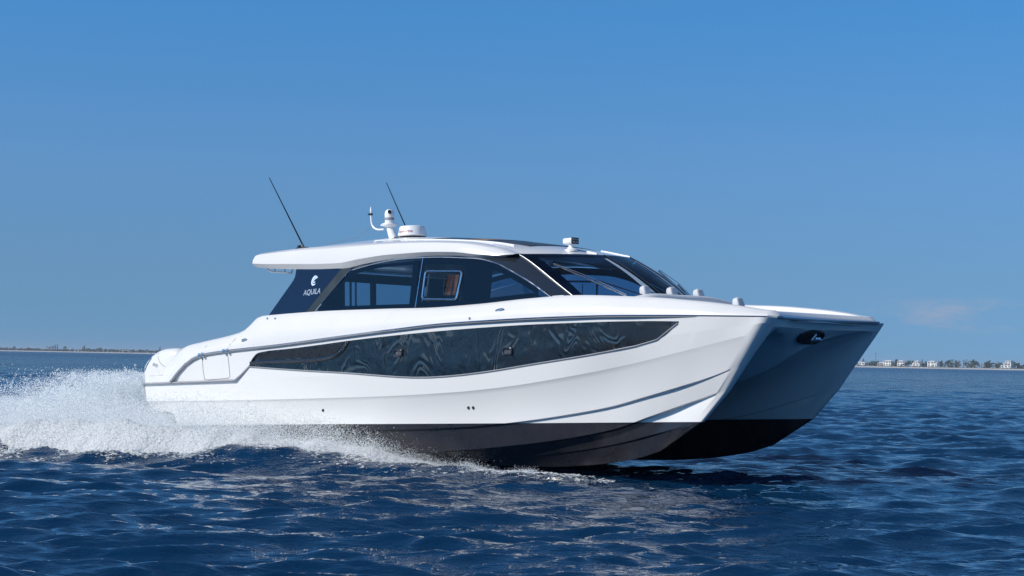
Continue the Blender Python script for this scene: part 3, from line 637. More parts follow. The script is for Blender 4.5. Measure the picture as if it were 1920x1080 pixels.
# ------------------------------------------------------------------ hardtop roof
ZT = [(2.76, 3.10), (2.86, 3.125), (3.95, 3.145), (4.94, 3.125), (6.15, 3.095), (7.0, 3.05), (7.6, 3.0), (8.0, 2.955), (8.5, 2.85), (8.95, 2.71)]
ZL = [(2.76, 2.885), (2.82, 2.87), (3.85, 2.765), (4.62, 2.705), (5.07, 2.69), (5.59, 2.745), (6.3, 2.785), (6.96, 2.785), (7.75, 2.745), (8.3, 2.67), (8.6, 2.655), (8.95, 2.69)]
ZC = [(2.76, 3.12), (2.85, 3.19), (4.0, 3.30), (5.0, 3.33), (5.6, 3.305), (6.64, 3.215), (7.86, 3.07), (8.74, 2.93), (9.3, 2.82), (9.80, 2.705)]
f_ = lambda T: (lambda x: pchip([p[0] for p in T], [p[1] for p in T], x))
def xfront(y): return 9.80 - .38 * y * y
def build_roof():
    n = 90; T = np.concatenate([np.linspace(0, .03, 5), np.linspace(.03, 1, n)[1:]])
    rows = []
    def mkrow(y, zf, blend=None):
        xe = xfront(min(abs(y), 1.5)); xe = 8.95 if abs(y) >= 1.5 else xe
        X = 2.78 + (xe - 2.78) * T; P = []
        for x, t in zip(X, T):
            xn = 2.78 + (8.95 - 2.78) * t; xc = 2.78 + (9.80 - 2.78) * t
            P.append((x, y + .15 * max(0, (t - .80) / .2) ** 2 * (1 if y < -1.5 else 0), zf(xn, xc)))
        return P
    zt = f_(ZT); zl = f_(ZL); zc = f_(ZC)
    rows.append(mkrow(-1.66, lambda a, b: float(zl(a)) + .015))
    rows.append(mkrow(-1.735, lambda a, b: float(zl(a))))
    rows.append(mkrow(-1.80, lambda a, b: float(zl(a)) * .75 + float(zt(a)) * .25))
    rows.append(mkrow(-1.785, lambda a, b: float(zl(a)) * .45 + float(zt(a)) * .55))
    rows.append(mkrow(-1.73, lambda a, b: float(zl(a)) * .12 + float(zt(a)) * .88))
    rows.append(mkrow(-1.66, lambda a, b: float(zt(a))))
    rows.append(mkrow(-1.56, lambda a, b: float(zt(a)) + .012))
    for y in (-1.48, -1.35, -1.1, -.8, -.5, -.25, 0):
        k = 1 - (abs(y) / 1.5) ** 2.2
        rows.append(mkrow(y, lambda a, b: float(zt(a)) * (1 - k) + float(zc(b)) * k))
    mb = MB().grid(rows)
    # ceiling
    bot = rows[0]; mb.grid([[(p[0] if abs(v) > .99 else min(p[0] + (.85 * (1 - v * v)) * (max(0, (p[0] - 6) / 2.95)) ** 2, 9.78), p[1] * v, max(p[2], 2.69) + .0 * (1 - v)) for p in bot] for v in (1, .8, .6, .4, .2, 0)])
    # aft face
    e = [r[0] for r in rows]; mb.add(e + [(2.78, 0, float(zl(2.78)))], [tuple(range(len(e) + 1))])
    fl = flip(mb); mb.add(fl.V, fl.F)
    return mb.build('hardtop', M_gel, boat, ang=30, weld=True)
roof = build_roof()
rvh = BVHTree.FromPolygons([v.co[:] for v in roof.data.vertices], [tuple(p.vertices) for p in roof.data.polygons])
def rt(x, y):
    h = rvh.ray_cast(Vector((x, y, 6)), Vector((0, 0, -1))); return h[0].z if h[0] is not None else 2.9
def roof_patch(x0, x1, y0, y1, off, nx=24, ny=8, taper=0.0):
    rows = []
    for j in range(ny + 1):
        rows.append([(x0 + (x1 - x0) * i / nx, (y0 + (y1 - y0) * j / ny) * (1 - taper * i / nx), 0) for i in range(nx + 1)])
    top = [[(x, y, rt(x, y) + off) for x, y, _ in r] for r in rows]
    mb = MB().grid(top); low = [[(x, y, z - off - .01) for x, y, z in r] for r in top]
    ring = top[0] + [r[-1] for r in top[1:]] + top[-1][-2::-1] + [r[0] for r in top[-2:0:-1]]
    ring2 = low[0] + [r[-1] for r in low[1:]] + low[-1][-2::-1] + [r[0] for r in low[-2:0:-1]]
    return mb.grid([ring, ring2], True)
sr = roof_patch(6.55, 8.75, -1.02, 1.02, .012).build('sunroof', M_sun, roof)
roof_patch(7.35, 7.75, -.9, .9, .02).build('sunroof_slat', M_teak, sr)
roof_patch(5.2, 6.5, -1.05, 1.05, .010).build('roof_panel', M_gel2, roof)
for y in (-1.22, 1.22):
    MB().tube([(x, y, rt(x, y) + .012) for x in np.linspace(6.2, 8.6, 20)], .014, 6).build('roof_bead', M_white, roof)
for y0 in (-.45, .45):
    MB().tube([(x, y0, rt(x, y0) + .010) for x in np.linspace(9.1, xfront(.45) - .02, 8)], .016, 6).build('roof_bead', M_white, roof)
MB().tube([(xfront(y) - .12, y, rt(xfront(y) - .14, y) + .012) for y in np.linspace(.55, 1.35, 10)], .02, 6).build('roof_bead', M_white, roof)
# chrome hand rails under the aft overhang
for s_ in (1, -1):
    mb = MB(); mb.tube([(2.92, -1.6 * s_, 2.90), (2.98, -1.6 * s_, 2.81), (3.1, -1.6 * s_, 2.775), (3.5, -1.6 * s_, 2.735), (3.62, -1.6 * s_, 2.72), (3.66, -1.6 * s_, 2.82)], .014, 8)
    for x, z in ((3.18, 2.765), (3.45, 2.74)): mb.tube([(x, -1.6 * s_, z), (x - .03, -1.6 * s_, z + .12)], .011, 6)
    mb.build('grab_rail', M_chrome, roof)

# ------------------------------------------------------------------ windshield
def wst(y): return Vector((9.82 - .38 * y * y, y, 2.70))
def wsb(y): return Vector((11.12 - .46 * y * y, y, 1.86))
def wsp(y, v, off=0.0):
    a = wst(y); b = wsb(y); p = a.lerp(b, v); n = Vector((.55, .35 * y, .8)).normalized()
    return p + n * (off + .05 * math.sin(v * math.pi))
def ws_grid(y0, y1, v0, v1, off, ny=14, nv=10): return MB().grid([[wsp(y0 + (y1 - y0) * j / ny, v0 + (v1 - v0) * i / nv, off) for j in range(ny + 1)] for i in range(nv + 1)])
mb = MB()
ws = ws_grid(-1.51, 1.51, 0, 1, 0, 60, 14).build('windshield', M_wind, boat)
mb = ws_grid(-1.51, 1.51, 0, .07, -.008, 50, 3)
for a, b in ((-1.51, -1.36), (1.36, 1.51), (-.41, -.29), (.29, .41)):
    q = ws_grid(a, b, 0, 1, -.006 - (.003 if abs(a) < 1 else 0), 3, 14); mb.add(q.V, q.F)
mb.build('windshield_border', M_navy, ws)
for y in (-.35, .35):
    MB().tube([wsp(y, v, .004) for v in np.linspace(0, 1, 14)], .010, 6).build('mullion', M_dark, ws)
    q = MB().grid([[wsp(y - .07 - (.05 + .07 * v) * u, v, .004) for u in (0, .5, 1)] for v in np.linspace(.10, 1, 12)]); q.build('mullion_painted_reflection', M_refl, ws)  # pale strip laid on the glass as a painted reflection beside each mullion
# wipers
def wiper(y0, piv, blade, arm):
    mb = MB().tube([wsp(*blade[0], .03), wsp(*blade[1], .03)], .014, 6).tube([wsp(blade[0][0], blade[0][1] + .01, .05), wsp(*[(a + b) / 2 for a, b in zip(*blade)], .06), wsp(blade[1][0], blade[1][1] - .01, .05)], .006, 6)
    w_ = mb.build('wiper', M_rail2, ws); MB().tube([wsp(*arm[0], .035), wsp(*arm[1], .05)], .010, 6).build('wiper_arm', M_black, w_)
wiper(0, 0, ((-1.32, .28), (-.92, .92)), ((-1.08, .62), (-.62, .98)))
wiper(0, 0, ((.75, .32), (.98, .92)), ((.85, .62), (1.1, .98)))

# ------------------------------------------------------------------ interior seen through the glass
MB().box((6.6, 0, .90), (6.6, 3.4, .04)).build('cabin_floor', M_int, boat)
mb = MB().box((3.9, 0, 1.8), (.05, 3.3, 1.7)); 
MB().box((4.45, -1.35, 1.85), (.06, .5, 1.7)).box((4.45, 1.35, 1.85), (.06, .5, 1.7)).box((4.45, 0, 2.62), (.05, 3.3, .16)).box((4.45, -.36, 1.8), (.05, .11, 1.6)).build('aft_bulkhead', M_int, boat)
MB().box((4.45, -.93, 1.85), (.03, .03, 1.5)).build('door_stile', M_intlight, boat); MB().box((4.45, -.80, 1.85), (.03, .02, 1.5)).build('door_stile', M_intlight, boat)
MB().box((5.75, .6, 1.75), (.05, .05, 1.75)).build('interior_post', M_intlight, boat); pass
MB().box((7.9, -.85, 1.35), (.75, .5, .9), .03).build('galley_cabinet', M_wood, boat)
MB().box((10.0, 0, 1.62), (1.2, 2.6, .28), .06).box((9.45, -.7, 1.85), (.3, .9, .22), .05).build('dashboard', M_int, boat)
for y in (-1.0, -.35):
    mb = MB().box((8.75, y, 1.4), (.5, .5, .14), .05).box((8.52, y, 1.72), (.14, .5, .62), .06).box((8.75, y, 1.15), (.15, .15, .6), .02)
    mb.build('helm_seat', M_int, boat); 
    mb = MB().tube([(9.42, y + .17 * math.cos(a), 1.98 + .17 * math.sin(a)) for a in np.linspace(0, 2 * math.pi, 24)], .016, 6, cap=False) if y == -1.0 else None
    if mb: mb.build('steering_wheel', M_black, boat)

# ------------------------------------------------------------------ foredeck: headrests, cleats, hatch lines
def headrest(x, y, z, r=0):
    M_ = Matrix.Rotation(rad(-16), 3, 'Y'); rows = []
    for t in np.linspace(0, 1, 9):   # soft pad, narrower towards the top
        hw = (.120 - .020 * t) * math.sin(math.acos(max(-1, min(1, (2 * t - 1) * .93)))) ** .28; hd = (.075 - .010 * t) * math.sin(math.acos(max(-1, min(1, (2 * t - 1) * .93)))) ** .28
        rows.append([M_ @ Vector((hd * math.copysign(abs(math.cos(a)) ** .42, math.cos(a)), hw * math.copysign(abs(math.sin(a)) ** .42, math.sin(a)), -.02 + .19 * t)) for a in np.linspace(0, 2 * math.pi, 24, endpoint=False)])
    mb = MB().grid(rows, True); n_ = len(mb.V); mb.F += [tuple(range(24)), tuple(range(n_ - 24, n_))]
    h = mb.build('headrest', M_vinyl, boat, ang=75); h.location = (x, y, z); h.scale = (.86, .86, .9); h.rotation_euler = (0, 0, rad(r))
    return h
headrest(10.80, -.62, 1.975); headrest(10.96, -.12, 1.965); headrest(11.10, .42, 1.95)
headrest(12.34, -.33, 1.72)
MB().tube(catmull([(10.72, -.80, 1.90), (10.9, -.6, 1.94), (11.05, -.1, 1.93), (11.2, .45, 1.92), (11.3, .95, 1.86)], 5), .065, 10).build('bench_back', M_vinyl, boat, ang=60)
MB().box((12.38, -.33, 1.70), (.34, .22, .02), .006).tube([(12.2, -.42, 1.66), (12.38, -.42, 1.70), (12.6, -.4, 1.66)], .012, 6).build('seat_hinge', M_chrome, boat)
MB().tube([(12.2, .45, 1.66), (12.8, .55, 1.63), (13.05, .5, 1.60)], .010, 6).tube([(12.3, 1.15, 1.67), (12.9, 1.12, 1.635)], .012, 6).build('hatch_seam', M_teak, boat)
def deck_cleat(x, y, z, s=1.0):
    mb = MB().tube([(x - .09 * s, y, z + .028), (x, y, z + .034), (x + .09 * s, y, z + .028)], [.010, .016, .010], 8).box((x, y, z + .012), (.05, .03, .03), .005)
    return mb.build('cleat', M_dark, boat)
dtop = lambda x, y: (lambda h: h[0].z if h[0] is not None else 1.55)(dvh.ray_cast(Vector((x, y, 5)), Vector((0, 0, -1))))
for x, y in ((13.42, -1.25), (13.42, 1.25)): deck_cleat(x, y, dtop(x, y))
for s_ in (1, -1):
    MB().tube([(.60, -2.12 * s_, .915), (.72, -2.12 * s_, .92), (.86, -2.12 * s_, .915)], .012, 8).tube([(.68, -2.12 * s_, .79), (.68, -2.12 * s_, .91)], .02, 8).tube([(.78, -2.12 * s_, .79), (.78, -2.12 * s_, .91)], .02, 8).build('cleat', M_chrome, boat)

# ------------------------------------------------------------------ gear on the roof
def rot_y(a): return Matrix.Rotation(a, 3, 'Y')
# radome
zc_ = rt(5.2, 0)
rd = MB().lathe((5.16, -.05, zc_ + .035), [(.18, 0), (.258, .010), (.265, .025), (.236, .165), (.222, .190), (.18, .200), (.0, .205)], 40).build('radome', M_white, boat)
MB().lathe((5.16, -.05, zc_ - .01), [(.20, 0), (.23, .03), (.24, .046)], 24).box((5.0, -.3, zc_ + .01), (.08, .05, .05)).build('radome_base', M_black, rd)
V, F = text_mesh('Raymarine', .078)
Rm = .252
def wrap(v, a0):
    a = a0 + v[0] / Rm; h = .065 + v[1]; r = Rm - (h - .06) * .21 + .004 + abs(v[2]); return (5.16 + r * math.cos(a), -.05 + r * math.sin(a), zc_ + .035 + h)
MB().add([wrap(v, rad(-82)) for v in V], F).build('maker_lettering', M_red, rd, smooth=False)
# thermal camera mast
x0, y0 = 4.62, 0.0; zb = rt(x0, y0)
ms = MB().tube([(x0 + .05, y0, zb - .03), (x0 - .03, y0, zb + .14), (x0 - .09, y0, zb + .30)], [.085, .075, .068], 16).build('camera_mast', M_white, boat)
MB().lathe((x0 - .09, y0, zb + .26), [(.05, 0), (.13, .03), (.145, .06), (.14, .075), (.09, .08), (.082, .14)], 28).tube([(x0 - .1, y0, zb + .315), (x0 - .29, y0 - .02, zb + .32)], .016, 8).build('mast_plate', M_white, ms)
cm = MB().lathe((x0 - .09, y0, zb + .385), [(.085, 0), (.085, .015), (.088, .05), (.088, .14), (.075, .185), (.045, .212), (0.0, .22)], 28).build('camera_dome', M_white, ms)
MB().lathe((x0 - .09, y0, zb + .40), [(.0905, 0), (.0905, .045)], 28).build('dome_band', M_grey, cm)
MB().lathe((x0 - .03, y0 - .055, zb + .545), [(.036, .0), (.036, .04), (.0, .045)], 16, Matrix.Rotation(rad(42), 3, 'Z') @ Matrix.Rotation(rad(90), 3, 'X')).build('camera_lens', M_black, cm)
wp = catmull([(x0 - .22, y0 - .02, zb + .24), (x0 - .38, y0 - .03, zb + .25), (x0 - .49, y0 - .03, zb + .31), (x0 - .535, y0 - .03, zb + .42), (x0 - .54, y0 - .03, zb + .62)], 5)
wsn = MB().tube([tuple(p) for p in wp], .017, 8).tube([(x0 - .54, y0 - .03, zb + .60), (x0 - .54, y0 - .03, zb + .68)], [.022, .013], 8).build('wind_sensor', M_white, ms)
MB().box((x0 - .54, y0 - .03, zb + .545), (.06, .05, .045), .01).lathe((x0 - .60, y0 - .03, zb + .55), [(.0, -.02), (.02, -.01), (.02, .01), (0, .02)], 10).build('sensor_clamp', M_dark, wsn)
MB().tube([(x0 - .50, y0 - .03, zb + .33), (4.1, -.4, rt(4.1, -.4) + .12), (3.9, -.95, rt(3.9, -.95) + .02)], .0035, 5).build('stay_wire', M_grey, ms)
# whip antennas
def antenna(base, tip):
    a = MB().tube([base, tuple((Vector(base) * .5 + Vector(tip) * .5)), tip], [.014, .011, .007], 8).build('whip_antenna', M_matte, boat)
    x, y, z = base
    MB().box((x - .05, y, z - .005), (.26, .10, .03), .006).box((x - .13, y, z + .02), (.05, .06, .07), .01).tube([(x, y, z - .02), tuple(Vector(base).lerp(Vector(tip), .05))], .02, 8).build('antenna_bracket', M_black, a)
antenna((3.76, -1.42, rt(3.76, -1.42) + .02), (2.82, -1.42, 4.55))
antenna((4.0, 1.30, rt(4.0, 1.30) + .02), (3.12, 1.35, 4.68))
# search light near the windshield
x0, y0 = 9.30, -.62; zb = rt(x0, y0)
sl = MB().lathe((x0, y0, zb - .02), [(.115, 0), (.11, .03), (.05, .06), (.036, .09), (.036, .10), (.05, .115)], 24).build('search_light', M_white, boat)
hd = MB().box((x0 - .02, y0, zb + .155), (.20, .16, .10), .03).build('lamp_head', M_white, sl)
MB().box((x0 + .088, y0, zb + .155), (.03, .17, .105), .006).build('lamp_face', M_black, hd)
mb = MB()
for i in range(5):
    for j in range(2): mb.box((x0 + .106, y0 - .064 + .032 * i, zb + .133 + .044 * j), (.006, .022, .026), .002)
mb.build('led_array', M_grey, hd)

# ------------------------------------------------------------------ outboard engines
def outboard(s):
    lv = [(.10, -.10, .42, .20), (.45, -.42, .50, .235), (.75, -.535, .56, .26), (.95, -.55, .58, .27), (1.12, -.545, .60, .275), (1.22, -.46, .62, .27), (1.33, -.31, .62, .25), (1.41, -.14, .58, .22), (1.455, .02, .50, .17), (1.47, .12, .42, .11)]
    rows = []
    for z, xa, xb, hw in lv:
        cx = (xa + xb) / 2; hx = (xb - xa) / 2
        rows.append([(cx + hx * math.copysign(abs(math.cos(a)) ** .62, math.cos(a)), -s * HC + hw * math.copysign(abs(math.sin(a)) ** .62, math.sin(a)), z) for a in np.linspace(0, 2 * math.pi, 40, endpoint=False)])
    mb = MB().grid(rows, True); n = len(mb.V); mb.F.append(tuple(range(n - 40, n)))
    e = mb.build('outboard_engine', M_gel, boat, ang=50)
    ev = BVHTree.FromPolygons([v.co[:] for v in e.data.vertices], [tuple(p.vertices) for p in e.data.polygons])
    def on(x, z, off=.003):
        h = ev.ray_cast(Vector((x, -s * 6, z)), Vector((0, s, 0))); return (x, (h[0].y if h[0] is not None else -s * HC) - s * off, z)
    def quad(p, name, m, n=6):
        rows = [[on(*(np.array(p[0]) * (1 - u) * (1 - v) + np.array(p[1]) * u * (1 - v) + np.array(p[2]) * u * v + np.array(p[3]) * (1 - u) * v)) for u in np.linspace(0, 1, n)] for v in np.linspace(0, 1, n)]
        return MB().grid(rows).build(name, m, e, smooth=False)
    quad([(-.44, 1.06), (-.40, 1.05), (-.19, 1.29), (-.23, 1.30)], 'air_vent', M_dark)
    for k in range(4):
        xx = -.13 + k * .042; quad([(xx, 1.145 - k * .012), (xx + .026, 1.14 - k * .012), (xx + .05, 1.195 - k * .012), (xx + .024, 1.20 - k * .012)], 'engine_decal', M_grey)
    MB().tube([on(x, z, .0) for x, z in ((.02, 1.445), (-.005, 1.38), (.02, 1.30), (.08, 1.22), (.17, 1.15), (.26, 1.11))], .006, 5).build('cowl_seam', M_line, e)
    MB().tube([on(x, z, .0) for x, z in ((-.50, .93), (-.2, .945), (.2, .955), (.5, .95))], .004, 5).build('cowl_seam', M_line, e)
    mb = MB().box((.05, -s * HC, -.25), (.32, .14, .9), .05).box((-.05, -s * HC, -.78), (.62, .16, .18), .07); mb.build('lower_unit', M_white, e)
outboard(1); outboard(-1)

# ------------------------------------------------------------------ spray and foam thrown up by the boat
def foam_mat(name, col=.93, rough=.9, tr=.4):
    m = bpy.data.materials.new(name); m.use_nodes = True; t = m.node_tree; t.nodes.clear(); o = t.nodes.new('ShaderNodeOutputMaterial')
    d = t.nodes.new('ShaderNodeBsdfDiffuse'); d.inputs[0].default_value = (col * .97, col * .99, col, 1); x = t.nodes.new('ShaderNodeBsdfTranslucent'); x.inputs[0].default_value = (col * .95, col * .99, col, 1)
    mi = t.nodes.new('ShaderNodeMixShader'); mi.inputs[0].default_value = tr; t.links.new(d.outputs[0], mi.inputs[1]); t.links.new(x.outputs[0], mi.inputs[2])
    tcn = t.nodes.new('ShaderNodeTexCoord'); n = t.nodes.new('ShaderNodeTexNoise'); n.inputs['Scale'].default_value = 14; n.inputs['Detail'].default_value = 6; t.links.new(tcn.outputs['Object'], n.inputs['Vector'])
    b = t.nodes.new('ShaderNodeBump'); b.inputs['Distance'].default_value = .05; t.links.new(n.outputs['Fac'], b.inputs['Height'])
    if tr <= .3: t.links.new(b.outputs[0], d.inputs['Normal'])
    t.links.new(mi.outputs[0], o.inputs[0]); return m
M_foam = foam_mat('white_foam', .76, tr=.2); M_drop = foam_mat('white_spray', .98, tr=.5)
def sstep(a, b, x): t = np.clip((x - a) / (b - a), 0, 1); return t * t * (3 - 2 * t)
EDGE = ([-14, -8, -3, 0, 2, 4, 6, 7.5, 8.6], [7.6, 7.0, 6.2, 5.5, 4.9, 4.0, 3.0, 2.5, 2.15])
HB = ([-16, -8, -3, 0, 2, 3.6, 4.5, 5.3, 6.4, 7.4, 8.6], [.36, .46, .66, .76, .80, .78, .70, .58, .36, .18, .03])
def spray_h(X, Y):
    d = np.abs(Y); o = np.interp(X, *EDGE) + .42 * fbm2(X * 1.0, Y * .3, 21, 5, 1.5)
    e = sstep(0, .9, (o - d)) ** .7
    inner = np.where(X > 1, sstep(1.2, 2.0, d), 1.0)
    H = np.interp(X, *HB) * e * inner
    for cx, cy, a, sx_, sy_ in ((-2.0, -1.5, .50, 1.5, 1.5), (-2.3, 1.4, .45, 1.4, 1.4), (-3.4, 0, .15, 1.0, 2.4), (-8.5, -1.5, .25, 1.6, 2.5)):
        H = H + a * np.exp(-((X - cx) / sx_) ** 2 - ((Y - cy) / sy_) ** 2) * np.where(X > -.4, 0, 1)
    H = H * (1 + .22 * fbm2(X, Y, 5, 4, 1.8) + .10 * fbm2(X, Y, 6, 3, 7.0))
    return 1.3 * np.tanh(np.maximum(H, 0) / 1.3)
def heap(X, Y, H): return H * (.50 + .36 * fbm2(X, Y, 8, 3, 2.2) + .10 * fbm2(X, Y, 9, 5, 11.0)) - .05
def fast_mesh(name, V, F, m, smooth=False):
    k = F.shape[1]; me = bpy.data.meshes.new(name); me.vertices.add(len(V)); me.vertices.foreach_set('co', V.astype(np.float32).ravel())
    me.loops.add(F.size); me.loops.foreach_set('vertex_index', F.astype(np.int32).ravel()); me.polygons.add(len(F))
    me.polygons.foreach_set('loop_start', np.arange(0, F.size, k, dtype=np.int32)); me.polygons.foreach_set('use_smooth', np.full(len(F), smooth)); me.update()
    o = bpy.data.objects.new(name, me); C.objects.link(o); me.materials.append(m); return o
def surf_z(x, y):
    z, a, b = wave(x, y, np.full_like(x, .12)); return z + wake(x, y)
def build_spray():
    gx, gy = np.meshgrid(np.linspace(-17, 8.6, 640), np.linspace(-8, 8, 400), indexing='ij'); X = gx.ravel(); Y = gy.ravel()
    H = spray_h(X, Y); x, y = world_from_boat(X, Y); z0 = surf_z(x, y)
    hh = heap(X, Y, H)
    z = np.where(hh > .0, z0 + hh, z0 - .25)
    n0, n1 = gx.shape; idx = np.arange(n0 * n1).reshape(n0, n1); F = np.stack([idx[:-1, :-1], idx[1:, :-1], idx[1:, 1:], idx[:-1, 1:]], -1).reshape(-1, 4)
    keep = (hh[F] > -.02).any(1); F = F[keep]
    u, inv = np.unique(F, return_inverse=True); V = np.column_stack([x, y, z])[u]
    o = fast_mesh('foam_wake', V, inv.reshape(-1, 4), M_foam, True)
    tag(o, 'thick white foam churned up along the near side and behind the boat', 'foam', kind='stuff')
    # droplets
    def drops(n, sampler, size):
        P = sampler(n); n = len(P); s = size(n, P)
        a = RNG.normal(size=(n, 3)); a /= np.linalg.norm(a, axis=1)[:, None]; b = np.cross(a, RNG.normal(size=(n, 3))); b /= np.linalg.norm(b, axis=1)[:, None]
        c = P; return np.stack([c + a * s[:, None], c + (-a * .5 + b * .87) * s[:, None], c + (-a * .5 - b * .87) * s[:, None]], 1).reshape(-1, 3)
    def dense(n):
        out = []
        while sum(len(q) for q in out) < n:
            X = RNG.uniform(-15, 8.6, n); Y = RNG.uniform(-7.8, 7.8, n) ; Y = np.where(RNG.random(n) < .62, -np.abs(Y), Y)
            H = spray_h(X, Y); ok = RNG.random(n) < np.clip(H / .6, 0, 1); X, Y, H = X[ok], Y[ok], H[ok]
            u = RNG.random(len(X)); t = .22 + .88 * u ** .8 + RNG.exponential(.10, len(X)) * (u > .8)
            wx, wy = world_from_boat(X, Y); cl = fbm2(X * 1.0 + t * .8, Y, 31, 4, 4.5)
            ok = RNG.random(len(X)) < np.clip(.75 + 1.2 * cl, .12, 1) ; X, Y, H, t, wx, wy = [q[ok] for q in (X, Y, H, t, wx, wy)]
            out.append(np.column_stack([wx, wy, surf_z(wx, wy) + H * t]))
        return np.concatenate(out)[:n]
    def fringe(n):   # loose drops flying above the crest
        X = RNG.uniform(-15, 8.2, n); Y = RNG.uniform(-6.5, 6.5, n); H = spray_h(X, Y); cl = fbm2(X, Y, 41, 4, 3.0)
        ok = (H > .12) & (RNG.random(n) < np.clip(.3 + 1.6 * cl, .02, 1)); X, Y, H = X[ok], Y[ok], H[ok]
        wx, wy = world_from_boat(X, Y); lift = np.where(X < -.3, .09, np.interp(X, [0, 5, 7, 8], [.10, .10, .08, .04]))
        return np.column_stack([wx, wy, surf_z(wx, wy) + H * .95 + np.minimum(RNG.exponential(1, len(X)), 2.3) * lift * np.clip(H / .6, .2, 1.1)])
    def plume(n):    # rooster tail right behind the transom
        X = -.9 - RNG.gamma(2.0, .85, n); Y = RNG.normal(0, 1.5, n); top = np.interp(-X, [0, 1.5, 2.6, 4.2, 5.5, 7], [1.40, 1.47, 1.30, .84, .58, .45])
        str_ = fbm2(X * 2.2, Y * .6, 51, 4, 2.2); t = RNG.random(n) ** .62; z = top * t * (1 + .22 * str_ * t)
        ok = RNG.random(n) < np.clip(1.25 - 1.0 * t + 1.8 * fbm2(X * 1.5 + z * 2.0, z * 3 + Y * .5, 52, 4, 3.0), .04, 1); X, Y, z = X[ok], Y[ok], z[ok]
        wx, wy = world_from_boat(X, Y); return np.column_stack([wx, wy, surf_z(wx, wy) + z])
    def skin(n):     # fine broken drops lying all over the face of the foam
        X = RNG.uniform(-15, 8.6, n); Y = -RNG.uniform(1.0, 7.9, n); H = spray_h(X, Y); h = heap(X, Y, H); ok = h > -.03; X, Y, h = X[ok], Y[ok], h[ok]
        wx, wy = world_from_boat(X, Y); return np.column_stack([wx, wy, surf_z(wx, wy) + h + RNG.exponential(.06, len(X)) * (1 + 1.5 * np.clip(fbm2(X, Y, 77, 4, 5.0), -.6, 2))])
    def strings(n, k, base, spread):   # torn strings of water along the flight direction
        Q = base(n); Q = Q[:n]; n = len(Q); back = np.array([-math.cos(TH), math.sin(TH), 0]); side = np.array([-math.sin(TH), -math.cos(TH), 0])
        d = back * RNG.uniform(.3, 1.0, (n, 1)) + side * RNG.normal(.1, .5, (n, 1)) + np.array([0, 0, 1]) * RNG.uniform(-.3, 1.0, (n, 1)); d /= np.linalg.norm(d, axis=1)[:, None]
        Ln = RNG.uniform(.06, spread, (n, 1)); t = RNG.random((n, k)); P = Q[:, None, :] + d[:, None, :] * (Ln * (t - .5))[..., None] + RNG.normal(0, .012, (n, k, 3)); P[..., 2] -= .35 * (Ln * (t - .5)) ** 2
        return P.reshape(-1, 3)
    def lip(n):      # thin low spray where the forward hull meets the water
        X = RNG.uniform(6.5, 9.9, n); d = np.interp(X, [7, 8.5, 11.2], [2.35, 2.25, 1.85]) + RNG.exponential(.12, n); cl = fbm2(X * 2, d, 91, 4, 3.0); ok = RNG.random(n) < np.clip(.15 + 1.5 * cl, 0, 1); X, d = X[ok], d[ok]
        wx, wy = world_from_boat(X, -d); return np.column_stack([wx, wy, surf_z(wx, wy) + RNG.exponential(.035, len(X)) * np.interp(X, [6.5, 9.9], [1.5, .4])])
    V = np.concatenate([drops(42000, lip, lambda n, P: .003 + .006 * RNG.random(n) ** 2), drops(0, lambda n: strings(9000, 34, plume, .42), lambda n, P: .006 + .009 * RNG.random(len(P)) ** 3),
                        drops(0, lambda n: strings(5000, 26, fringe, .26), lambda n, P: .005 + .008 * RNG.random(len(P)) ** 3), drops(800000, skin, lambda n, P: .0045 + .006 * RNG.random(n) ** 2), drops(1050000, dense, lambda n, P: .0055 + .005 * RNG.random(n) ** 2),
                        drops(110000, fringe, lambda n, P: .005 + .011 * RNG.random(n) ** 3),
                        drops(560000, plume, lambda n, P: .007 + .013 * RNG.random(n) ** 4)])
    o = fast_mesh('spray', V, np.arange(len(V)).reshape(-1, 3), M_drop); tag(o, 'white water droplets flying up beside and behind the boat', 'spray', kind='stuff')
    # thin foam flecks lying on the water beside the hull and in the outer wake
    n = 36000; X = RNG.uniform(-14, 11.4, n); ed = np.interp(X, *EDGE); Y = -(ed + RNG.exponential(.16, n) - .12)
    far = X > 8.2; Y = np.where(far, -(np.interp(X, [8.2, 11.4], [2.6, 2.1]) + RNG.normal(0, .11, n)), Y)
    cl = fbm2(X, Y * 2, 61, 4, 2.5); ok = RNG.random(n) < np.clip(.25 + 1.8 * cl, 0, 1) * np.where(far, .9, 1); X, Y = X[ok], Y[ok]
    wx, wy = world_from_boat(X, Y); P = np.column_stack([wx, wy, surf_z(wx, wy) + .012]); s = .008 + .03 * RNG.random(len(P)) ** 3; a = RNG.uniform(0, 6.28, len(P))
    T = np.stack([P + np.column_stack([np.cos(a + k) * s * 1.5, np.sin(a + k) * s, .4 * s * np.sin(a * 3 + k)]) for k in (0, 2.1, 4.2)], 1).reshape(-1, 3)
    o = fast_mesh('foam_flecks', T, np.arange(len(T)).reshape(-1, 3), M_drop); tag(o, 'flecks of white foam floating on the water beside the hull', 'foam', kind='stuff')
build_spray()

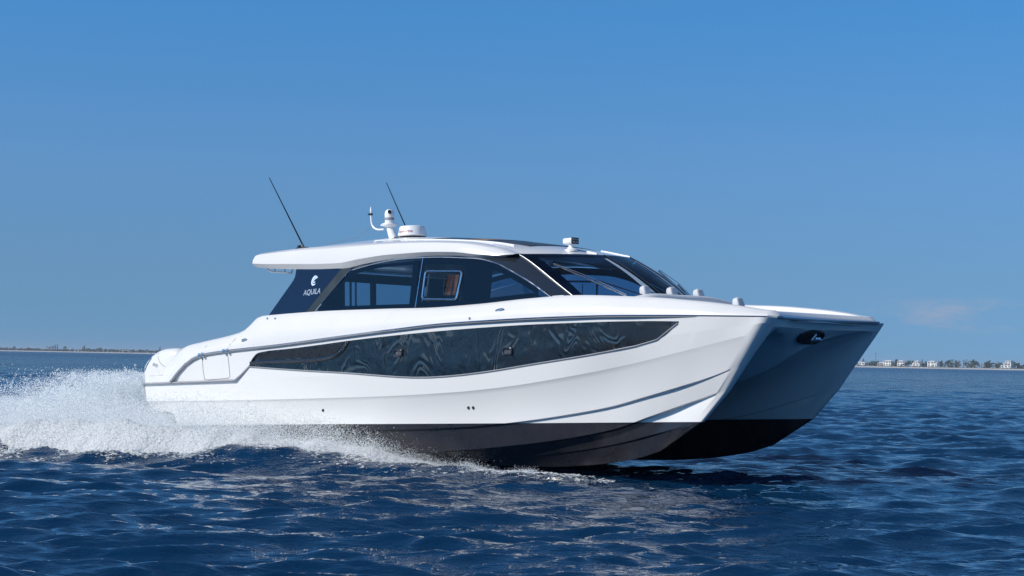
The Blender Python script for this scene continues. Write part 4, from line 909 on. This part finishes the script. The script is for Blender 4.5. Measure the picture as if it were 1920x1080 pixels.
# ------------------------------------------------------------------ far shore: two miles of low coast
SA, SB = np.array([-1500., 3930.]), np.array([1500., 1180.])   # shore line, left end to right end
sdv = (SB - SA) / np.linalg.norm(SB - SA); snv = np.array([-sdv[1], sdv[0]]); snv = snv if snv[1] > 0 else -snv
def shore_at(px, off=0.0):
    """point on the shore seen along a direction given as (px) tangent, off metres inland"""
    k = (px - 960) / FPX; A_ = SA + snv * off; t = (A_[0] - k * A_[1]) / (k * sdv[1] - sdv[0]); p = A_ + sdv * t; return p
M_sand = mat('pale_sand', (.46, .445, .42), .9, noise=(.02, .1, .02)); M_land = mat('coastal_scrub', (.07, .085, .06), .9, noise=(.05, .3, .02))
M_leaf = mat('dark_foliage', (.045, .06, .035), .8, noise=(.3, .4, .02)); M_bark = mat('tree_bark', (.12, .09, .07), .9, noise=(1, .2, .02))
M_hw = mat('white_house_wall', (.75, .74, .72), .7, noise=(.3, .06, .02)); M_hp = mat('pinkish_house_wall', (.45, .32, .30), .7, noise=(.3, .06, .02)); M_roof = mat('pale_metal_roof', (.62, .62, .63), .5, noise=(.3, .06, .02))
M_pane = mat('house_window', (.03, .04, .05), .2, noise=(1, .2, .05))
n = 260; rowsB = []
for off, z in ((-2, -.3), (0, .05), (10, .7), (22, 1.3), (26, 1.7), (400, 2.4), (1600, 2.4)):
    P = []
    for i in range(n):
        p = SA + (SB - SA) * i / (n - 1) + snv * (off + 3 * math.sin(i * .37) + 2 * math.sin(i * 1.1)); P.append((p[0], p[1], z))
    rowsB.append(P)
tag(MB().grid(rowsB[:5]).build('beach', M_sand), kind='structure'); tag(MB().grid(rowsB[4:]).build('terrain', M_land), kind='structure')
def clump_faces(c, r, n, s, rng):
    V = []; F = []
    for i in range(n):
        d = rng.normal(size=3); d /= np.linalg.norm(d); q = np.array(c) + d * np.array(r) * rng.random() ** .4
        a = rng.normal(size=3); a /= np.linalg.norm(a); b = np.cross(a, rng.normal(size=3)); b /= np.linalg.norm(b); k = s * rng.uniform(.5, 1.2)
        o = len(V); V += [q + a * k, q + b * k, q - a * k, q - b * k * .7]; F.append((o, o + 1, o + 2, o + 3))
    return V, F
# continuous scrub and woodland behind the beach
mb = MB(); rng = np.random.default_rng(17)
for i in range(1900):
    t = i / 1900; base = SA + (SB - SA) * t; dist = np.linalg.norm(base); off = rng.uniform(26, 75); p = base + snv * off
    h = (3.0 + 2.6 * rng.random() + 1.6 * math.sin(i * .021) * math.sin(i * .05)) * (1.15 if t < .35 else 1.45 if t > .6 else 1.0)
    V, F = clump_faces((p[0], p[1], 2 + h * .45), (4.5, 3, h * .55), 12, 1.4, rng); mb.add(V, F)
tag(mb.build('coastal_scrub', M_leaf, smooth=False), 'low dark scrub and woodland running along the far shore', 'scrub', kind='stuff')
def tree(px, h, w, kind, label, group='trees on the far shore', off=45, seed=0):
    rng = np.random.default_rng(seed + int(px)); p = shore_at(px, off)
    name = {'palm': 'palm_tree', 'pine': 'pine_tree'}.get(kind, 'broadleaf_tree')
    r = bpy.data.objects.new(name, None); C.objects.link(r); r.location = (p[0], p[1], 2.2); tag(r, label, 'palm' if kind == 'palm' else 'tree', group)
    bend = rng.uniform(-.6, .6)
    MB().tube([(0, 0, -.3), (bend * .4, 0, h * .45), (bend, 0, h * (.92 if kind == 'palm' else .7))], [.5, .35, .2], 6).build('trunk', M_bark, r)
    if kind == 'palm':
        mb = MB()
        for k in range(11):
            a = k * 2.4; L_ = w * rng.uniform(.8, 1.1); rise = rng.uniform(.1, .9)
            top = np.array([bend, 0, h * .92]); d = np.array([math.cos(a), math.sin(a), 0]); q = np.array([-d[1], d[0], 0]) * .28
            pts = [top + d * L_ * t + np.array([0, 0, rise * math.sin(t * 2.2) - 1.3 * t * t]) for t in (0, .3, .65, 1)]
            mb.grid([[v - q * (1 - i * .3) for i, v in enumerate(pts)], [v + q * (1 - i * .3) for i, v in enumerate(pts)]])
        mb.build('crown', M_leaf, r, smooth=False)
    else:
        mb = MB()
        for k in range(9 if kind != 'pine' else 7):
            if kind == 'pine': c = (bend + rng.normal() * .5, rng.normal() * .5, h * (.3 + .65 * k / 6)); rr = (w * (1.05 - k / 7.5), w * (1.05 - k / 7.5), h * .10)
            else: c = (bend + rng.normal() * w * .5, rng.normal() * w * .4, h * rng.uniform(.42, .86)); rr = (w * .42, w * .42, h * .17)
            V, F = clump_faces(c, rr, 34, .55, rng); mb.add(V, F)
        mb.build('crown', M_leaf, r, smooth=False)
    return r
for px, h, w, k, lab in (
    (1621, 8.5, 1.4, 'pine', 'thin dark tree behind the white house nearest the bow'),
    (1648, 6.5, 3.0, 'leaf', 'low rounded tree just right of the slender pole'),
    (1684, 9.0, 4.2, 'leaf', 'dark bushy tree right beside the square white house'),
    (1705, 7.5, 3.2, 'leaf', 'small dark tree right of the stepped white house'),
    (1716, 7.5, 3.0, 'leaf', 'small tree left of the low white house with posts'),
    (1732, 9.5, 2.4, 'palm', 'single palm standing above the roofs in the middle of the houses'),
    (1741, 6.8, 2.6, 'leaf', 'small tree left of the long low house'),
    (1766, 7.2, 3.4, 'leaf', 'rounded tree directly right of the long low house'),
    (1779, 10.5, 5.2, 'leaf', 'broadest dark tree on the right shore'),
    (1800, 8.5, 2.6, 'palm', 'palm standing left of the tall tree group on the right shore'),
    (1808, 9.2, 2.4, 'palm', 'first of two close palms in the tall tree group'),
    (1815, 10.4, 2.4, 'palm', 'taller of two close palms in the tall tree group'),
    (1830, 9.4, 4.6, 'leaf', 'broad dark tree left of the bare gap on the right shore'),
    (1852, 6.8, 3.0, 'leaf', 'small tree in the low gap left of the three storey white house'),
    (1873, 6.2, 3.2, 'leaf', 'low tree immediately left of the three storey white house'),
    (1895, 8.6, 2.2, 'leaf', 'tree rising behind the three storey white house'),
    (1909, 7.4, 3.2, 'leaf', 'tree right of the three storey white house near the frame edge')):
    tree(px, h, w, k, lab)
for px, h, w, k, lab in (
    (30, 8.5, 4.0, 'leaf', 'rounded tree farthest left on the distant left shore'),
    (98, 10, 5.5, 'leaf', 'wide tree left of the tall pair on the left shore'),
    (106, 13.5, 1.8, 'pine', 'left one of two tall thin trees on the left shore'),
    (110, 13.0, 1.8, 'pine', 'right one of two tall thin trees on the left shore'),
    (125, 10.5, 3.0, 'leaf', 'small peaked tree right of the two tall thin trees'),
    (162, 12.5, 3.4, 'leaf', 'tall clump of tree in the middle of the left shore'),
    (190, 8.5, 5.0, 'leaf', 'broad low tree right of the middle clump on the left shore'),
    (224, 8.5, 2.8, 'palm', 'lone palm left of the small white beach shelter'),
    (302, 11.5, 2.0, 'pine', 'tall thin tree just left of the outboard engine')):
    tree(px, h, w, k, lab, 'trees on the distant left shore')
def house(px, wd, floors, label, style, wallm=None):
    p = shore_at(px, 32); r = bpy.data.objects.new('beach_house', None); C.objects.link(r); r.location = (p[0], p[1], 2.0)
    r.rotation_euler = (0, 0, math.atan2(sdv[1], sdv[0]) + {'a': .1, 'b': -.1}.get(style, 0)); tag(r, label, 'house', 'houses along the right shore')
    wm = wallm or M_hw; fh = 2.7; dp = 9.0; base = .9
    steps = {'long': [(0, wd, 1)], 'square': [(0, wd, 2)], 'step': [(-wd * .12, wd * .7, 2), (wd * .3, wd * .42, 1.4)], 'posts': [(0, wd * .9, 1.3), (.0, wd * .5, 2)], 'tower': [(0, wd, 1), (wd * .12, wd * .72, 2), (wd * .2, wd * .5, 3)]}[style]
    for cx, ww, fl in steps:
        d2 = dp * (.9 if fl > 1 else 1) + fl * .02
        MB().box((cx, 0, base + fl * fh / 2), (ww, d2, fl * fh)).build('wall', wm, r)
        if style != 'tower':
            zt_ = base + fl * fh; e = .7
            MB().add([(cx - ww / 2 - e, -d2 / 2 - e, zt_), (cx + ww / 2 + e, -d2 / 2 - e, zt_), (cx + ww / 2 + e, d2 / 2 + e, zt_), (cx - ww / 2 - e, d2 / 2 + e, zt_), (cx - ww * .28, 0, zt_ + 1.5), (cx + ww * .28, 0, zt_ + 1.5)],
                     [(0, 1, 5, 4), (1, 2, 5), (2, 3, 4, 5), (3, 0, 4), (0, 3, 2, 1)]).build('roof', M_roof, r, smooth=False)
        else: MB().box((cx, 0, base + fl * fh + .15), (ww + 1.0, d2 + 1.0, .3)).build('roof', M_roof, r)
        nw = max(2, int(ww / 3.4))
        for f in range(max(1, int(fl))):
            for k in range(nw):
                x = cx + (k - (nw - 1) / 2) * ww / nw; w_ = MB().box((x, -d2 / 2 - .02, base + f * fh + 1.35), (ww / nw * .55, .1, 1.5)).build('window', M_pane, r)
    for k in (-1, 1): MB().box((k * wd * .4, -dp / 2 - 1.3, .9), (.35, .35, 2.6)).build('post', wm, r)
house(1618, 13, 1, 'long white house with a pale sloping roof nearest the bow', 'long')
house(1655, 7, 1, 'small pinkish house half hidden left of the square white house', 'long', M_hp)
house(1668, 11, 2, 'square bright white two storey house on the shore', 'square')
house(1694, 10, 2, 'stepped white house between two dark trees', 'step')
house(1722, 11, 2, 'low white house with a raised middle and posts', 'posts')
house(1752, 13, 1, 'long low pale house left of the broad dark tree', 'step')
house(1891, 13, 3, 'three storey stepped white house at the far right', 'tower')
p = shore_at(1644, 60); tag(MB().tube([(p[0], p[1], 2), (p[0], p[1], 18.5)], [.4, .22], 6).box((p[0], p[1], 18.3), (.9, .9, 1.4)).build('utility_pole', M_bark), 'slender dark pole rising above the trees near the bow', 'pole')
p = shore_at(238, 14); r = bpy.data.objects.new('beach_shelter', None); C.objects.link(r); r.location = (p[0], p[1], 1.4); tag(r, 'small white beach shelter on the distant left shore', 'shelter')
MB().box((0, 0, 4.2), (14, 7, .6)).build('roof', M_hw, r)
for k in (-5, 5): MB().box((k, 0, 1.9), (.8, .8, 4.2)).build('post', M_hw, r)

# ------------------------------------------------------------------ sea air
hz = MB().box((0, 0, 11), (31000, 31000, 24)).build('haze', M_pane, smooth=False); tag(hz, 'thin sea haze over the whole scene', 'haze', kind='stuff')
hm = bpy.data.materials.new('sea_haze'); hm.use_nodes = True; t = hm.node_tree; t.nodes.clear(); o = t.nodes.new('ShaderNodeOutputMaterial'); v = t.nodes.new('ShaderNodeVolumePrincipled')
v.inputs['Color'].default_value = (.75, .86, 1, 1); v.inputs['Density'].default_value = .00009; v.inputs['Anisotropy'].default_value = .1; t.links.new(v.outputs[0], o.inputs['Volume'])
hz.data.materials.clear(); hz.data.materials.append(hm)
